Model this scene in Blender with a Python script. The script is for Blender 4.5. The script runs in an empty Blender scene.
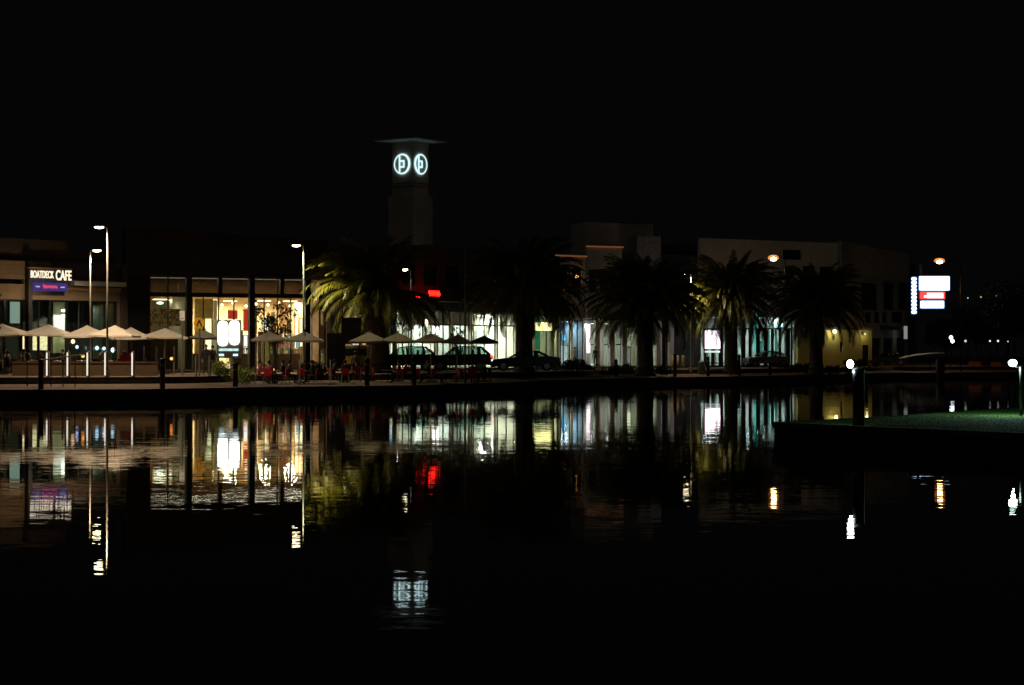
import bpy, bmesh, math, random
from mathutils import Vector, Matrix, Euler
R = math.radians
random.seed(7)
sc = bpy.context.scene
col = sc.collection
EYE = 2.2; FOC = 2000.0; HY = 356.0; CX = 512.0

# ------------------------------------------------------------------ camera, world, light, exposure
cam = bpy.data.objects.new('camera', bpy.data.cameras.new('camera')); col.objects.link(cam)
cam.data.sensor_width = 36; cam.data.lens = 36 * FOC / 1024
cam.data.clip_start = .1; cam.data.clip_end = 5000
cam.location = (0, 0, EYE); cam.rotation_euler = (R(90) + math.atan((HY - 342.5) / FOC), 0, 0)
sc.camera = cam
w = bpy.data.worlds.new('World'); sc.world = w; w.use_nodes = True
bg = w.node_tree.nodes['Background']
bg.inputs[0].default_value = (.95, .9, 1, 1); bg.inputs[1].default_value = .0017
fill_sun = bpy.data.lights.new('fill_sun', 'SUN'); fill_sun.energy = .016; fill_sun.angle = R(4); fill_sun.color = (1, .9, .75)  # faint sun lamp added to lift the unlit walls, after town skyglow
mo = bpy.data.objects.new('fill_sun', fill_sun); col.objects.link(mo); mo.rotation_euler = (R(62), 0, R(-4))
sc.view_settings.view_transform = 'Standard'; sc.view_settings.look = 'None'
sc.view_settings.exposure = 0; sc.view_settings.gamma = 1; sc.view_settings.use_curve_mapping = False
sc.render.engine = 'CYCLES'
try:
    sc.cycles.use_light_tree = True; sc.cycles.max_bounces = 6; sc.cycles.transparent_max_bounces = 24
    sc.cycles.sample_clamp_indirect = 8
except Exception: pass

# ------------------------------------------------------------------ helpers
def P(px, py, d): return Vector(((px - CX) / FOC * d, d, EYE - (py - HY) / FOC * d))
def at(px, d, z=0.0): return Vector(((px - CX) / FOC * d, d, z))
def interp(t, x):
    if x <= t[0][0]: return t[0][1]
    for (a, b), (c, e) in zip(t, t[1:]):
        if x <= c: return b + (e - b) * (x - a) / (c - a)
    return t[-1][1]
SH = [(-600, 95), (-200, 96), (0, 98), (150, 100), (250, 106), (400, 112), (500, 124), (600, 147), (700, 160), (780, 168), (860, 190), (940, 200), (1100, 212), (1700, 240)]
WD = [(-600, 6), (215, 6), (250, 11), (480, 12), (560, 8), (1700, 8)]
def ground_z(px, d):
    o = d - interp(SH, px); wd = interp(WD, px)
    if o < wd: return .53 + .2 * o / wd
    if o < wd + .4: return .9
    if o < wd + 12: return 1.08 + .1 * (o - wd - .4) / 11.6
    return 1.18
def G(px, d): return at(px, d, ground_z(px, d))

MATS = {}
def mat(name, c, rough=.7, metal=0, var=.25, scale=3.0, bump=0, emit=None):
    if name in MATS: return MATS[name]
    m = bpy.data.materials.new(name); m.use_nodes = True; nt = m.node_tree; b = nt.nodes['Principled BSDF']
    b.inputs['Roughness'].default_value = rough; b.inputs['Metallic'].default_value = metal
    tc = nt.nodes.new('ShaderNodeTexCoord'); n = nt.nodes.new('ShaderNodeTexNoise')
    n.inputs['Scale'].default_value = scale; n.inputs['Detail'].default_value = 4
    nt.links.new(tc.outputs['Object'], n.inputs['Vector'])
    r = nt.nodes.new('ShaderNodeValToRGB')
    r.color_ramp.elements[0].position = .3; r.color_ramp.elements[1].position = .7
    r.color_ramp.elements[0].color = (*[x * (1 - var) for x in c], 1)
    r.color_ramp.elements[1].color = (*[min(1, x * (1 + var)) for x in c], 1)
    nt.links.new(n.outputs['Fac'], r.inputs['Fac']); nt.links.new(r.outputs['Color'], b.inputs['Base Color'])
    if bump:
        bp = nt.nodes.new('ShaderNodeBump'); bp.inputs['Strength'].default_value = bump; bp.inputs['Distance'].default_value = .05
        nt.links.new(n.outputs['Fac'], bp.inputs['Height']); nt.links.new(bp.outputs['Normal'], b.inputs['Normal'])
    if emit:
        b.inputs['Emission Color'].default_value = (*emit[0], 1); b.inputs['Emission Strength'].default_value = emit[1]
    MATS[name] = m; return m
def lit(name, c, s, var=0.0, scale=2.0):
    """a surface that gives off light (lamp lens, backlit sign)"""
    if name in MATS: return MATS[name]
    m = bpy.data.materials.new(name); m.use_nodes = True; nt = m.node_tree; nt.nodes.clear()
    o = nt.nodes.new('ShaderNodeOutputMaterial'); e = nt.nodes.new('ShaderNodeEmission')
    e.inputs[0].default_value = (*c, 1); e.inputs[1].default_value = s
    if var:
        tc = nt.nodes.new('ShaderNodeTexCoord'); n = nt.nodes.new('ShaderNodeTexNoise'); n.inputs['Scale'].default_value = scale
        nt.links.new(tc.outputs['Object'], n.inputs['Vector'])
        mm = nt.nodes.new('ShaderNodeMath'); mm.operation = 'MULTIPLY_ADD'; mm.inputs[1].default_value = var * s * 4; mm.inputs[2].default_value = s * (1 - 2 * var)
        mx = nt.nodes.new('ShaderNodeMath'); mx.operation = 'MAXIMUM'; mx.inputs[1].default_value = 0
        nt.links.new(n.outputs['Fac'], mm.inputs[0]); nt.links.new(mm.outputs[0], mx.inputs[0]); nt.links.new(mx.outputs[0], e.inputs[1])
    nt.links.new(e.outputs[0], o.inputs[0]); MATS[name] = m; return m
def glassmat(name, tint=(.85, .9, .88)):
    if name in MATS: return MATS[name]
    m = bpy.data.materials.new(name); m.use_nodes = True; nt = m.node_tree; nt.nodes.clear()
    o = nt.nodes.new('ShaderNodeOutputMaterial'); t = nt.nodes.new('ShaderNodeBsdfTransparent'); t.inputs[0].default_value = (*tint, 1)
    g = nt.nodes.new('ShaderNodeBsdfGlossy'); g.inputs['Roughness'].default_value = .03
    lw = nt.nodes.new('ShaderNodeLayerWeight'); lw.inputs[0].default_value = .5; pw = nt.nodes.new('ShaderNodeMath'); pw.operation = 'POWER'; pw.inputs[1].default_value = 5
    f = nt.nodes.new('ShaderNodeMath'); f.operation = 'MULTIPLY_ADD'; f.inputs[1].default_value = .9; f.inputs[2].default_value = .05
    nt.links.new(lw.outputs['Facing'], pw.inputs[0]); nt.links.new(pw.outputs[0], f.inputs[0]); mx = nt.nodes.new('ShaderNodeMixShader')
    nt.links.new(f.outputs[0], mx.inputs[0]); nt.links.new(t.outputs[0], mx.inputs[1]); nt.links.new(g.outputs[0], mx.inputs[2])
    nt.links.new(mx.outputs[0], o.inputs[0]); MATS[name] = m; return m
def goodsmat(name, cols, e=0.0):
    if name in MATS: return MATS[name]
    m = bpy.data.materials.new(name); m.use_nodes = True; nt = m.node_tree; b = nt.nodes['Principled BSDF']
    g = nt.nodes.new('ShaderNodeNewGeometry'); r = nt.nodes.new('ShaderNodeValToRGB'); r.color_ramp.interpolation = 'CONSTANT'
    while len(r.color_ramp.elements) < len(cols): r.color_ramp.elements.new(.5)
    for i, c in enumerate(cols):
        r.color_ramp.elements[i].position = i / len(cols); r.color_ramp.elements[i].color = (*c, 1)
    nt.links.new(g.outputs['Random Per Island'], r.inputs['Fac']); nt.links.new(r.outputs['Color'], b.inputs['Base Color'])
    b.inputs['Roughness'].default_value = .6; MATS[name] = m; return m
def brickmat(name, c1, c2, mortar, scale=1.0, w=.6, h=.2):
    if name in MATS: return MATS[name]
    m = bpy.data.materials.new(name); m.use_nodes = True; nt = m.node_tree; b = nt.nodes['Principled BSDF']
    b.inputs['Roughness'].default_value = .85
    tc = nt.nodes.new('ShaderNodeTexCoord'); sp = nt.nodes.new('ShaderNodeSeparateXYZ'); cb = nt.nodes.new('ShaderNodeCombineXYZ')
    ad = nt.nodes.new('ShaderNodeMath'); ad.operation = 'ADD'
    nt.links.new(tc.outputs['Object'], sp.inputs[0]); nt.links.new(sp.outputs[0], ad.inputs[0]); nt.links.new(sp.outputs[1], ad.inputs[1])
    nt.links.new(ad.outputs[0], cb.inputs[0]); nt.links.new(sp.outputs[2], cb.inputs[1])
    k = nt.nodes.new('ShaderNodeTexBrick'); k.inputs['Scale'].default_value = scale
    k.inputs['Color1'].default_value = (*c1, 1); k.inputs['Color2'].default_value = (*c2, 1); k.inputs['Mortar'].default_value = (*mortar, 1)
    k.inputs['Brick Width'].default_value = w; k.inputs['Row Height'].default_value = h; k.inputs['Mortar Size'].default_value = .012
    nt.links.new(cb.outputs[0], k.inputs['Vector']); nt.links.new(k.outputs['Color'], b.inputs['Base Color'])
    MATS[name] = m; return m

class MB:
    def __init__(s): s.v = []; s.f = []; s.mi = []; s.cur = 0
    def add(s, vs, fs):
        n = len(s.v); s.v += [tuple(v) for v in vs]
        for f in fs: s.f.append([n + i for i in f]); s.mi.append(s.cur)
        return s
    def box(s, x0, x1, y0, y1, z0, z1):
        if x0 > x1: x0, x1 = x1, x0
        if y0 > y1: y0, y1 = y1, y0
        if z0 > z1: z0, z1 = z1, z0
        return s.add([(x0, y0, z0), (x1, y0, z0), (x1, y1, z0), (x0, y1, z0), (x0, y0, z1), (x1, y0, z1), (x1, y1, z1), (x0, y1, z1)],
              [(0, 3, 2, 1), (4, 5, 6, 7), (0, 1, 5, 4), (1, 2, 6, 5), (2, 3, 7, 6), (3, 0, 4, 7)])
    def tube(s, pts, rad, n=10, caps=True):
        pts = [Vector(p) for p in pts]
        if not isinstance(rad, (list, tuple)): rad = [rad] * len(pts)
        vs = []; fs = []
        for i, p in enumerate(pts):
            t = (pts[min(i + 1, len(pts) - 1)] - pts[max(i - 1, 0)]).normalized()
            a = t.cross(Vector((0, 0, 1)) if abs(t.z) < .9 else Vector((1, 0, 0))).normalized(); b = t.cross(a)
            for k in range(n):
                q = 2 * math.pi * k / n; vs.append(p + (a * math.cos(q) + b * math.sin(q)) * rad[i])
        for i in range(len(pts) - 1):
            for k in range(n):
                fs.append((i * n + k, i * n + (k + 1) % n, (i + 1) * n + (k + 1) % n, (i + 1) * n + k))
        if caps: fs.append(tuple(range(n))[::-1]); fs.append(tuple((len(pts) - 1) * n + k for k in range(n)))
        return s.add(vs, fs)
    def lathe(s, prof, n=14, c=(0, 0, 0)):
        vs = []; fs = []
        for (r, z) in prof:
            for k in range(n):
                q = 2 * math.pi * k / n; vs.append((c[0] + r * math.cos(q), c[1] + r * math.sin(q), c[2] + z))
        for i in range(len(prof) - 1):
            for k in range(n): fs.append((i * n + k, i * n + (k + 1) % n, (i + 1) * n + (k + 1) % n, (i + 1) * n + k))
        fs.append(tuple(range(n))[::-1]); fs.append(tuple((len(prof) - 1) * n + k for k in range(n)))
        return s.add(vs, fs)
    def prism(s, poly, y0, y1):     # polygon in xz, extruded along y
        n = len(poly); vs = [(x, y0, z) for x, z in poly] + [(x, y1, z) for x, z in poly]
        fs = [tuple(range(n)), tuple(range(2 * n - 1, n - 1, -1))] + [(i, i + n, (i + 1) % n + n, (i + 1) % n) for i in range(n)]
        return s.add(vs, fs)
    def ball(s, c, r, n=10):
        rx, ry, rz = r if isinstance(r, tuple) else (r, r, r)
        vs = []; fs = []; m = n // 2 + 1
        for i in range(1, m):
            th = math.pi * i / m
            for k in range(n):
                q = 2 * math.pi * k / n; vs.append((c[0] + rx * math.sin(th) * math.cos(q), c[1] + ry * math.sin(th) * math.sin(q), c[2] + rz * math.cos(th)))
        for i in range(m - 2):
            for k in range(n): fs.append((i * n + k, (i + 1) * n + k, (i + 1) * n + (k + 1) % n, i * n + (k + 1) % n))
        vs += [(c[0], c[1], c[2] + rz), (c[0], c[1], c[2] - rz)]; t = len(vs)
        for k in range(n):
            fs.append((t - 2, k, (k + 1) % n)); fs.append((t - 1, (m - 2) * n + (k + 1) % n, (m - 2) * n + k))
        return s.add(vs, fs)
    def build(s, name, m, parent=None, smooth=False, bevel=0):
        me = bpy.data.meshes.new(name); me.from_pydata(s.v, [], s.f)
        for x in (m if isinstance(m, list) else [m]): me.materials.append(x)
        if isinstance(m, list): me.polygons.foreach_set('material_index', s.mi)
        bm = bmesh.new(); bm.from_mesh(me); bmesh.ops.recalc_face_normals(bm, faces=bm.faces)
        if bevel: bmesh.ops.bevel(bm, geom=bm.edges[:], offset=bevel, segments=2, affect='EDGES', clamp_overlap=True)
        bm.to_mesh(me); bm.free()
        if smooth: me.polygons.foreach_set('use_smooth', [True] * len(me.polygons))
        o = bpy.data.objects.new(name, me); col.objects.link(o); o.parent = parent; return o
def box(*a): return MB().box(*a)
def tag(o, label, cat, group=None):
    o['label'] = label; o['category'] = cat
    if group: o['group'] = group
    return o
def thing(name, loc, label, cat, rz=0, group=None):
    o = bpy.data.objects.new(name, None); o.empty_display_size = .3; col.objects.link(o)
    o.location = loc; o.rotation_euler = (0, 0, rz); return tag(o, label, cat, group)
def struct(o, kind='structure', label=None):
    o['kind'] = kind
    if label: o['label'] = label
    return o
def copy_tree(o, parent=None, loc=None, rz=None, label=None, scale=None):
    c = o.copy(); col.objects.link(c); c.parent = parent
    if loc is not None: c.location = loc
    if rz is not None: c.rotation_euler = (0, 0, rz)
    if scale is not None: c.scale = (scale,) * 3 if not isinstance(scale, tuple) else scale
    if label: c['label'] = label
    for ch in o.children: copy_tree(ch, c)
    return c
def lamp(kind, name, loc, energy, color, parent=None, size=.1, rot=None, spot=150, blend=.5, sy=None):
    l = bpy.data.lights.new(name, kind); l.energy = energy; l.color = color
    if kind == 'SPOT': l.spot_size = R(spot); l.spot_blend = blend; l.shadow_soft_size = size
    elif kind == 'AREA':
        l.size = size
        if sy: l.shape = 'RECTANGLE'; l.size_y = sy
    else: l.shadow_soft_size = size
    o = bpy.data.objects.new(name, l); col.objects.link(o); o.location = loc; o.parent = parent
    if rot: o.rotation_euler = rot
    return o
def text_mesh(name, s, size, m, parent, loc, width=None, depth=.02, rot=(R(90), 0, 0), bold=.0):
    cu = bpy.data.curves.new(name, 'FONT'); cu.body = s; cu.size = size; cu.extrude = depth; cu.offset = bold
    o = bpy.data.objects.new(name + '_tmp', cu); col.objects.link(o)
    dg = bpy.context.evaluated_depsgraph_get(); me = bpy.data.meshes.new_from_object(o.evaluated_get(dg))
    bpy.data.objects.remove(o)
    xs = [v.co.x for v in me.vertices]; k = (width / (max(xs) - min(xs))) if width else 1
    for v in me.vertices: v.co.x = (v.co.x - min(xs)) * k
    me.materials.clear(); me.materials.append(m)
    t = bpy.data.objects.new(name, me); col.objects.link(t); t.parent = parent; t.location = loc; t.rotation_euler = rot
    return t

# ------------------------------------------------------------------ materials
paving = brickmat('paving', (.2, .122, .07), (.16, .1, .058), (.08, .055, .038), 1.0, .6, .3)
pav2 = mat('paving_flat', (.24, .175, .125), .8, 0, .25, .8, .2)
concrete = mat('concrete', (.12, .09, .065), .85, 0, .3, .7, .3)
quaywall = mat('quay_stone', (.05, .045, .04), .9, 0, .4, 1.3, .5)
asphalt = mat('asphalt', (.05, .05, .05), .9, 0, .2, 6)
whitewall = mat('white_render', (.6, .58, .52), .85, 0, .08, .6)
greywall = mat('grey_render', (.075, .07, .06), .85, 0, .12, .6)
darkwall = mat('dark_brown_cladding', (.045, .032, .024), .8, 0, .2, .5)
beigetile = brickmat('beige_tile', (.17, .115, .065), (.15, .1, .056), (.09, .06, .035), 1.0, 1.1, .55)
timber = mat('warm_timber', (.26, .15, .06), .6, 0, .25, 1.5)
darkmetal = mat('dark_metal', (.02, .02, .02), .45, .6, .2)
blackpaint = mat('black_paint', (.012, .012, .013), .5, 0, .2)
steel = mat('galvanised_steel', (.35, .34, .32), .4, .8, .15)
polepaint = mat('pole_paint', (.17, .145, .11), .5, .1, .1)
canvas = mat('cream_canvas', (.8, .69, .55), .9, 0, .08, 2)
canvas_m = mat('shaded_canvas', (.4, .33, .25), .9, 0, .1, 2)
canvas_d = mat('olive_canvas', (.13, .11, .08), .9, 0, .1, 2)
roofmat = mat('roof_sheet', (.1, .09, .08), .7, 0, .15)
cream = mat('cream_interior', (.6, .46, .27), .8, 0, .06, .7)
paleint = mat('pale_interior', (.62, .64, .54), .8, 0, .06, .7)
olive = mat('olive_interior', (.32, .33, .17), .8, 0, .06, .7)
floorm = mat('interior_floor', (.2, .16, .11), .5, 0, .2)
glass = glassmat('glass'); dglass = glassmat('tinted_glass', (.35, .42, .38))
redplastic = mat('red_plastic', (.6, .02, .03), .4, 0, .1)
tabletop_m = mat('pale_tabletop', (.5, .48, .42), .5, 0, .1)
skin = mat('skin', (.5, .3, .21), .6, 0, .08)
hairm = mat('dark_hair', (.02, .014, .01), .7, 0, .3)
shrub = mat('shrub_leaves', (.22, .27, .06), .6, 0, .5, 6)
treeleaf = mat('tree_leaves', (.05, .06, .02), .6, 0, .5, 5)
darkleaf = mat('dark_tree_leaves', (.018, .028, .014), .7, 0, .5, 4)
frondm = mat('palm_fronds', (.14, .135, .012), .5, 0, .4, 1.2)
deadfrond = mat('dry_fronds', (.12, .085, .04), .8, 0, .4, 3)
barkm = mat('bark', (.085, .06, .04), .95, 0, .4, 5, .6)
warm = (1, .83, .6); coolw = (.85, 1, .93); sodium = (1, .5, .14)

# ------------------------------------------------------------------ ground, water
def shore(px, o, z): return at(px, interp(SH, px) + o, z)
pxs = sorted(set([-600, -400, -200, 1300, 1700] + list(range(-100, 1101, 25)) + [s[0] for s in SH]))
def strip(name, m, a, b, kind='structure'):
    mb = MB(); n = len(pxs)
    mb.add([a(p) for p in pxs] + [b(p) for p in pxs], [(i, i + 1, n + i + 1, n + i) for i in range(n - 1)])
    return struct(mb.build(name, m), kind)
W_ = lambda p: interp(WD, p)
strip('quay_wall', quaywall, lambda p: shore(p, 0, -1), lambda p: shore(p, .02, .5))
mb = MB()
for p0, p1 in zip(pxs, pxs[1:]):        # coping stones along the quay edge
    a = shore(p0, -.06, .44); b = shore(p1, -.06, .44); c = shore(p1, .45, .535); d = shore(p0, .45, .535)
    mb.add([a, b, (c.x, c.y, .44), (d.x, d.y, .44), (a.x, a.y, .545), (b.x, b.y, .545), c, d],
           [(0, 1, 5, 4), (4, 5, 6, 7), (0, 3, 2, 1)])
struct(mb.build('quay_coping', concrete))
strip('quay_path', paving, lambda p: shore(p, .4, .54), lambda p: shore(p, W_(p), .73))
mb = MB()
for p0, p1 in zip(pxs, pxs[1:]):
    for (o0, z0, o1, z1) in ((0, .73, 0, .9), (0, .9, .4, .9), (.4, .9, .4, 1.08)):
        mb.add([shore(p0, W_(p0) + o0, z0), shore(p1, W_(p1) + o0, z0), shore(p1, W_(p1) + o1, z1), shore(p0, W_(p0) + o1, z1)], [(0, 1, 2, 3)])
struct(mb.build('quay_steps', quaywall))
strip('promenade', paving, lambda p: shore(p, W_(p) + .4, 1.08), lambda p: shore(p, W_(p) + 12, 1.18))
mb = MB(); n = len(pxs)
mb.add([shore(p, W_(p) + 12, 1.18) for p in pxs] + [(shore(p, 0, 0).x * 12, 2600, 1.18) for p in pxs], [(i, i + 1, n + i + 1, n + i) for i in range(n - 1)])
struct(mb.build('ground', concrete))
strip('road', asphalt, lambda p: shore(p, W_(p) + 13.5, 1.184), lambda p: shore(p, W_(p) + 21, 1.184))
mb = MB()
for p0, p1 in zip(pxs, pxs[1:]):
    for o in (13.2, 21.0):
        a = shore(p0, W_(p0) + o, 1.19); b = shore(p1, W_(p1) + o, 1.19); c = shore(p1, W_(p1) + o + .3, 1.31); d = shore(p0, W_(p0) + o + .3, 1.31)
        mb.add([a, b, (b.x, b.y, 1.31), (a.x, a.y, 1.31), c, d, (c.x, c.y, 1.185), (d.x, d.y, 1.185)], [(0, 1, 2, 3), (3, 2, 4, 5), (5, 4, 6, 7)])
struct(mb.build('kerb', concrete))
def water_mat():
    m = bpy.data.materials.new('water'); m.use_nodes = True; nt = m.node_tree; b = nt.nodes['Principled BSDF']
    b.inputs['Base Color'].default_value = (.002, .003, .003, 1); b.inputs['Roughness'].default_value = .0; b.inputs['IOR'].default_value = 1.333
    g = nt.nodes.new('ShaderNodeNewGeometry'); total = None
    for sx, sy, amp, det in ((.1, .4, .0025, 1), (.45, 1.5, .0058, 1), (1.4, 5, .0105, 1), (4, 17, .012, 1)):
        mp = nt.nodes.new('ShaderNodeMapping'); mp.inputs['Scale'].default_value = (sx, sy, 1); mp.inputs['Rotation'].default_value = (0, 0, R(6 * sx))
        mp.inputs['Location'].default_value = (sx * 37, sy * 11, 0)
        n = nt.nodes.new('ShaderNodeTexNoise'); n.inputs['Scale'].default_value = 1; n.inputs['Detail'].default_value = det
        s = nt.nodes.new('ShaderNodeVectorMath'); s.operation = 'SUBTRACT'; s.inputs[1].default_value = (.5, .5, .5)
        k = nt.nodes.new('ShaderNodeVectorMath'); k.operation = 'MULTIPLY'; k.inputs[1].default_value = (amp * .4, amp, 0)
        nt.links.new(g.outputs['Position'], mp.inputs[0]); nt.links.new(mp.outputs[0], n.inputs['Vector'])
        nt.links.new(n.outputs['Color'], s.inputs[0]); nt.links.new(s.outputs[0], k.inputs[0])
        if total is None: total = k.outputs[0]
        else:
            a = nt.nodes.new('ShaderNodeVectorMath'); nt.links.new(total, a.inputs[0]); nt.links.new(k.outputs[0], a.inputs[1]); total = a.outputs[0]
    a = nt.nodes.new('ShaderNodeVectorMath'); a.inputs[1].default_value = (0, 0, 1); nt.links.new(total, a.inputs[0])
    nn = nt.nodes.new('ShaderNodeVectorMath'); nn.operation = 'NORMALIZE'; nt.links.new(a.outputs[0], nn.inputs[0])
    nt.links.new(nn.outputs[0], b.inputs['Normal']); return m
struct(MB().add([(-400, -40, 0), (400, -40, 0), (400, 260, 0), (-400, 260, 0)], [(0, 1, 2, 3)]).build('water', water_mat()))

# ------------------------------------------------------------------ buildings: a facade frame; u along it, v into the building
class Fac:
    def __init__(s, name, a, b, label, cat='building', group=None):
        s.A = at(a[0], a[1], 1.18); s.B = at(b[0], b[1], 1.18); dv = s.B - s.A; s.L = dv.length
        s.ang = math.atan2(dv.y, dv.x); s.c, s.s = math.cos(s.ang), math.sin(s.ang)
        s.o = thing(name, s.A, label, cat, s.ang, group)
    def u(s, px, v=0):
        # point on the ray through px at facade offset v
        k = (px - CX) / FOC; ox = s.A.x - s.s * v; oy = s.A.y + s.c * v
        return (k * oy - ox) / (s.c - k * s.s)
    def dist(s, px, v=0): return s.A.y + s.c * v + s.s * s.u(px, v)
    def z(s, px, py, v=0): return EYE - (py - HY) / FOC * s.dist(px, v) - 1.18
    def w(s, u, v, z): return Vector((s.A.x + s.c * u - s.s * v, s.A.y + s.s * u + s.c * v, 1.18 + z))
    def rect(s, px0, px1, py0, py1, v=0):     # -> u0,u1,z0,z1
        pm = (px0 + px1) / 2; return s.u(px0, v), s.u(px1, v), s.z(pm, py1, v), s.z(pm, py0, v)
def window(f, u0, u1, z0, z1, v=0, nx=2, nz=1, fm=None, gm=None, t=.07, name='window'):
    mb = MB(); fm = fm or darkmetal
    for i in range(nx + 1):
        x = u0 + (u1 - u0) * i / nx; mb.box(x - t / 2, x + t / 2, v, v + .1, z0, z1)
    for i in range(nz + 1):
        z = z0 + (z1 - z0) * i / nz; mb.box(u0 - t / 2, u1 + t / 2, v - .004, v + .104, z - t / 2, z + t / 2)
    o = mb.build(name, fm, f.o)
    box(u0, u1, v + .045, v + .057, z0, z1).build('pane', gm or glass, o); return o
def room(f, u0, u1, z0, z1, v0, v1, wm, cm=None, fm=None):
    box(u0, u1, v1, v1 + .1, z0, z1).build('interior_wall', wm, f.o)
    box(u0 - .1, u0, v0 + .25, v1, z0, z1).build('interior_wall', wm, f.o); box(u1, u1 + .1, v0 + .25, v1, z0, z1).build('interior_wall', wm, f.o)
    box(u0, u1, v0, v1, z1, z1 + .08).build('ceiling', cm or wm, f.o); box(u0, u1, v0, v1, z0 - .05, z0 + .02).build('interior_floor', fm or floorm, f.o)
def clight(f, u, v, z, power, color, w_=1.2, d=.5, e=6):
    box(u - w_ / 2, u + w_ / 2, v - d / 2, v + d / 2, z - .05, z).build('ceiling_glow', lit('ceiling_lens_%d_%d' % (int(color[0] * 100), int(color[2] * 100)), color, e), f.o)
    lamp('AREA', 'ceiling_lamp', (u, v, z - .08), power, color, f.o, w_, None, sy=d)
def wall_holes(f, u0, u1, z0, z1, holes, v0, v1, m, name='wall'):
    """wall u0..u1 x z0..z1 with rectangular holes (u0,u1,z0,z1) cut out by a grid"""
    us = sorted(set([u0, u1] + [h[0] for h in holes] + [h[1] for h in holes])); zs = sorted(set([z0, z1] + [h[2] for h in holes] + [h[3] for h in holes]))
    us = [u for u in us if u0 <= u <= u1]; zs = [z for z in zs if z0 <= z <= z1]; mb = MB()
    for za, zb in zip(zs, zs[1:]):
        run = None
        for ua, ub in zip(us, us[1:]):
            cu, cz = (ua + ub) / 2, (za + zb) / 2
            hole = any(h[0] < cu < h[1] and h[2] < cz < h[3] for h in holes)
            if not hole: run = (run[0], ub) if run else (ua, ub)
            if (hole or ub == us[-1]) and run: mb.box(run[0], run[1], v0, v1, za, zb); run = None
    return mb.build(name, m, f.o)
def shelf(f, px, py_b, v, w_, h, label, cols=None, nrow=4):
    """display shelf with goods; stands in the building, a thing of its own"""
    loc = f.w(f.u(px, v), v, .02); t = thing('display_shelf', loc, label, 'shelf', f.ang, 'display shelves in the lit shops')
    mb = MB().box(-w_ / 2, w_ / 2, .36, .4, 0, h)
    for s in (-1, 1): mb.box(s * w_ / 2 - .02, s * w_ / 2 + .02, 0, .36, 0, h)
    gd = MB()
    for r in range(nrow):
        z = .1 + (h - .1) * r / nrow; mb.box(-w_ / 2 + .02, w_ / 2 - .02, 0, .36, z, z + .03); x = -w_ / 2 + .05
        while x < w_ / 2 - .2:
            b = random.uniform(.08, .22)
            if random.random() < .85: gd.box(x, x + b * .9, .06, .3, z + .031, z + .031 + random.uniform(.4, .9) * (h / nrow - .08))
            x += b + .02
    mb.build('rack', whitewall, t); gd.build('goods', cols or goodsmat('goods', [(.7, .1, .06), (.8, .75, .6), (.1, .25, .5), (.75, .5, .1), (.8, .8, .8), (.3, .5, .2), (.6, .3, .4), (.15, .1, .08)]), t)
    return t

# --- 1 the cafe at the far left
f = Fac('cafe_building', (-90, 117), (122, 128), 'low beige tiled cafe with a white fascia beam at the left edge of the row')
H = f.z(60, 240); zb = f.z(50, 300); zt = f.z(50, 262)
wall_holes(f, 0, f.L, 0, zt, [(f.u(-60), f.u(118), 0, zb), (f.u(-90) + .001, f.u(24), f.z(20, 284), f.z(20, 279))], 0, .3, beigetile)
box(0, f.u(72), .5, .9, zt, H).build('parapet', darkwall, f.o); box(f.u(72), f.L, .6, 1, zt, f.z(100, 252)).build('parapet', darkwall, f.o)
box(f.u(51), f.L, -.05, 0, f.z(90, 280), zt).build('cladding_panel', darkwall, f.o)
box(-.1, f.L, .3, 14, zt - .3, zt - .1).build('roof', roofmat, f.o)
box(f.u(70), f.L, -.45, -.055, f.z(88, 286), f.z(88, 281.5)).build('fascia_beam', whitewall, f.o)
box(f.u(51), f.L, -.12, -.054, f.z(88, 291), f.z(88, 287)).build('timber_fascia', timber, f.o)
box(f.u(24), f.u(28), -.5, -.15, 0, f.z(26, 262)).build('column', blackpaint, f.o)
box(f.u(120), f.L + .3, -.2, 12, 0, zt).build('end_wall', darkwall, f.o)
room(f, f.u(-60), f.u(118), 0, zb + .1, .35, 7, mat('dim_green_interior', (.06, .07, .05), .8), mat('dark_ceiling', (.09, .09, .07), .9))
box(0.3, f.u(112), 2.2, 2.25, f.z(50, 330, 2.2), zb).build('blind_or_fill', mat('dark_blind', (.03, .03, .025), .9), f.o)
for i, (a, b) in enumerate(((-60, -22), (-22, 6), (6, 24), (29, 51), (51, 68), (68, 93), (93, 118))):
    window(f, f.u(a) + .05, f.u(b) - .05, .1, zb - .04, .12, 2 if b - a > 18 else 1, 2)
def slab(name, f, r, v, m, label, cat, th=.08, group=None):
    u0, u1, z0, z1 = f.rect(*r, v); o = thing(name, f.w((u0 + u1) / 2, v, z0), label, cat, f.ang, group); hw = (u1 - u0) / 2
    return o, hw, z1 - z0
def panel(name, f, r, v, m, label, cat, th=.08, group=None, frame=None):
    u0, u1, z0, z1 = f.rect(*r, v); hw = (u1 - u0) / 2; h = z1 - z0; loc = f.w((u0 + u1) / 2, v, z0)
    if frame is None:
        o = box(-hw, hw, 0, th, 0, h).build(name, m); o.location = loc; o.rotation_euler = (0, 0, f.ang); return tag(o, label, cat, group)
    o = thing(name, loc, label, cat, f.ang, group); box(-hw + .03, hw - .03, 0, th, .03, h - .03).build('face', m, o)
    mb = MB()
    for a in ((-hw, -hw + .05, -.02, th + .02, 0, h), (hw - .05, hw, -.02, th + .02, 0, h), (-hw + .05, hw - .05, -.02, th + .02, 0, .05), (-hw + .05, hw - .05, -.02, th + .02, h - .05, h)): mb.box(*a)
    mb.build('frame', frame, o); return o
panel('glow_panel', f, (9, 20.5, 301, 324), 1.2, lit('pale_green_glow', (.55, .72, .58), .5, .12, .7), 'pale green backlit panel hanging in the cafe window at far left', 'panel', frame=darkmetal)  # bright pale green area put in as a self-lit panel
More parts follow.
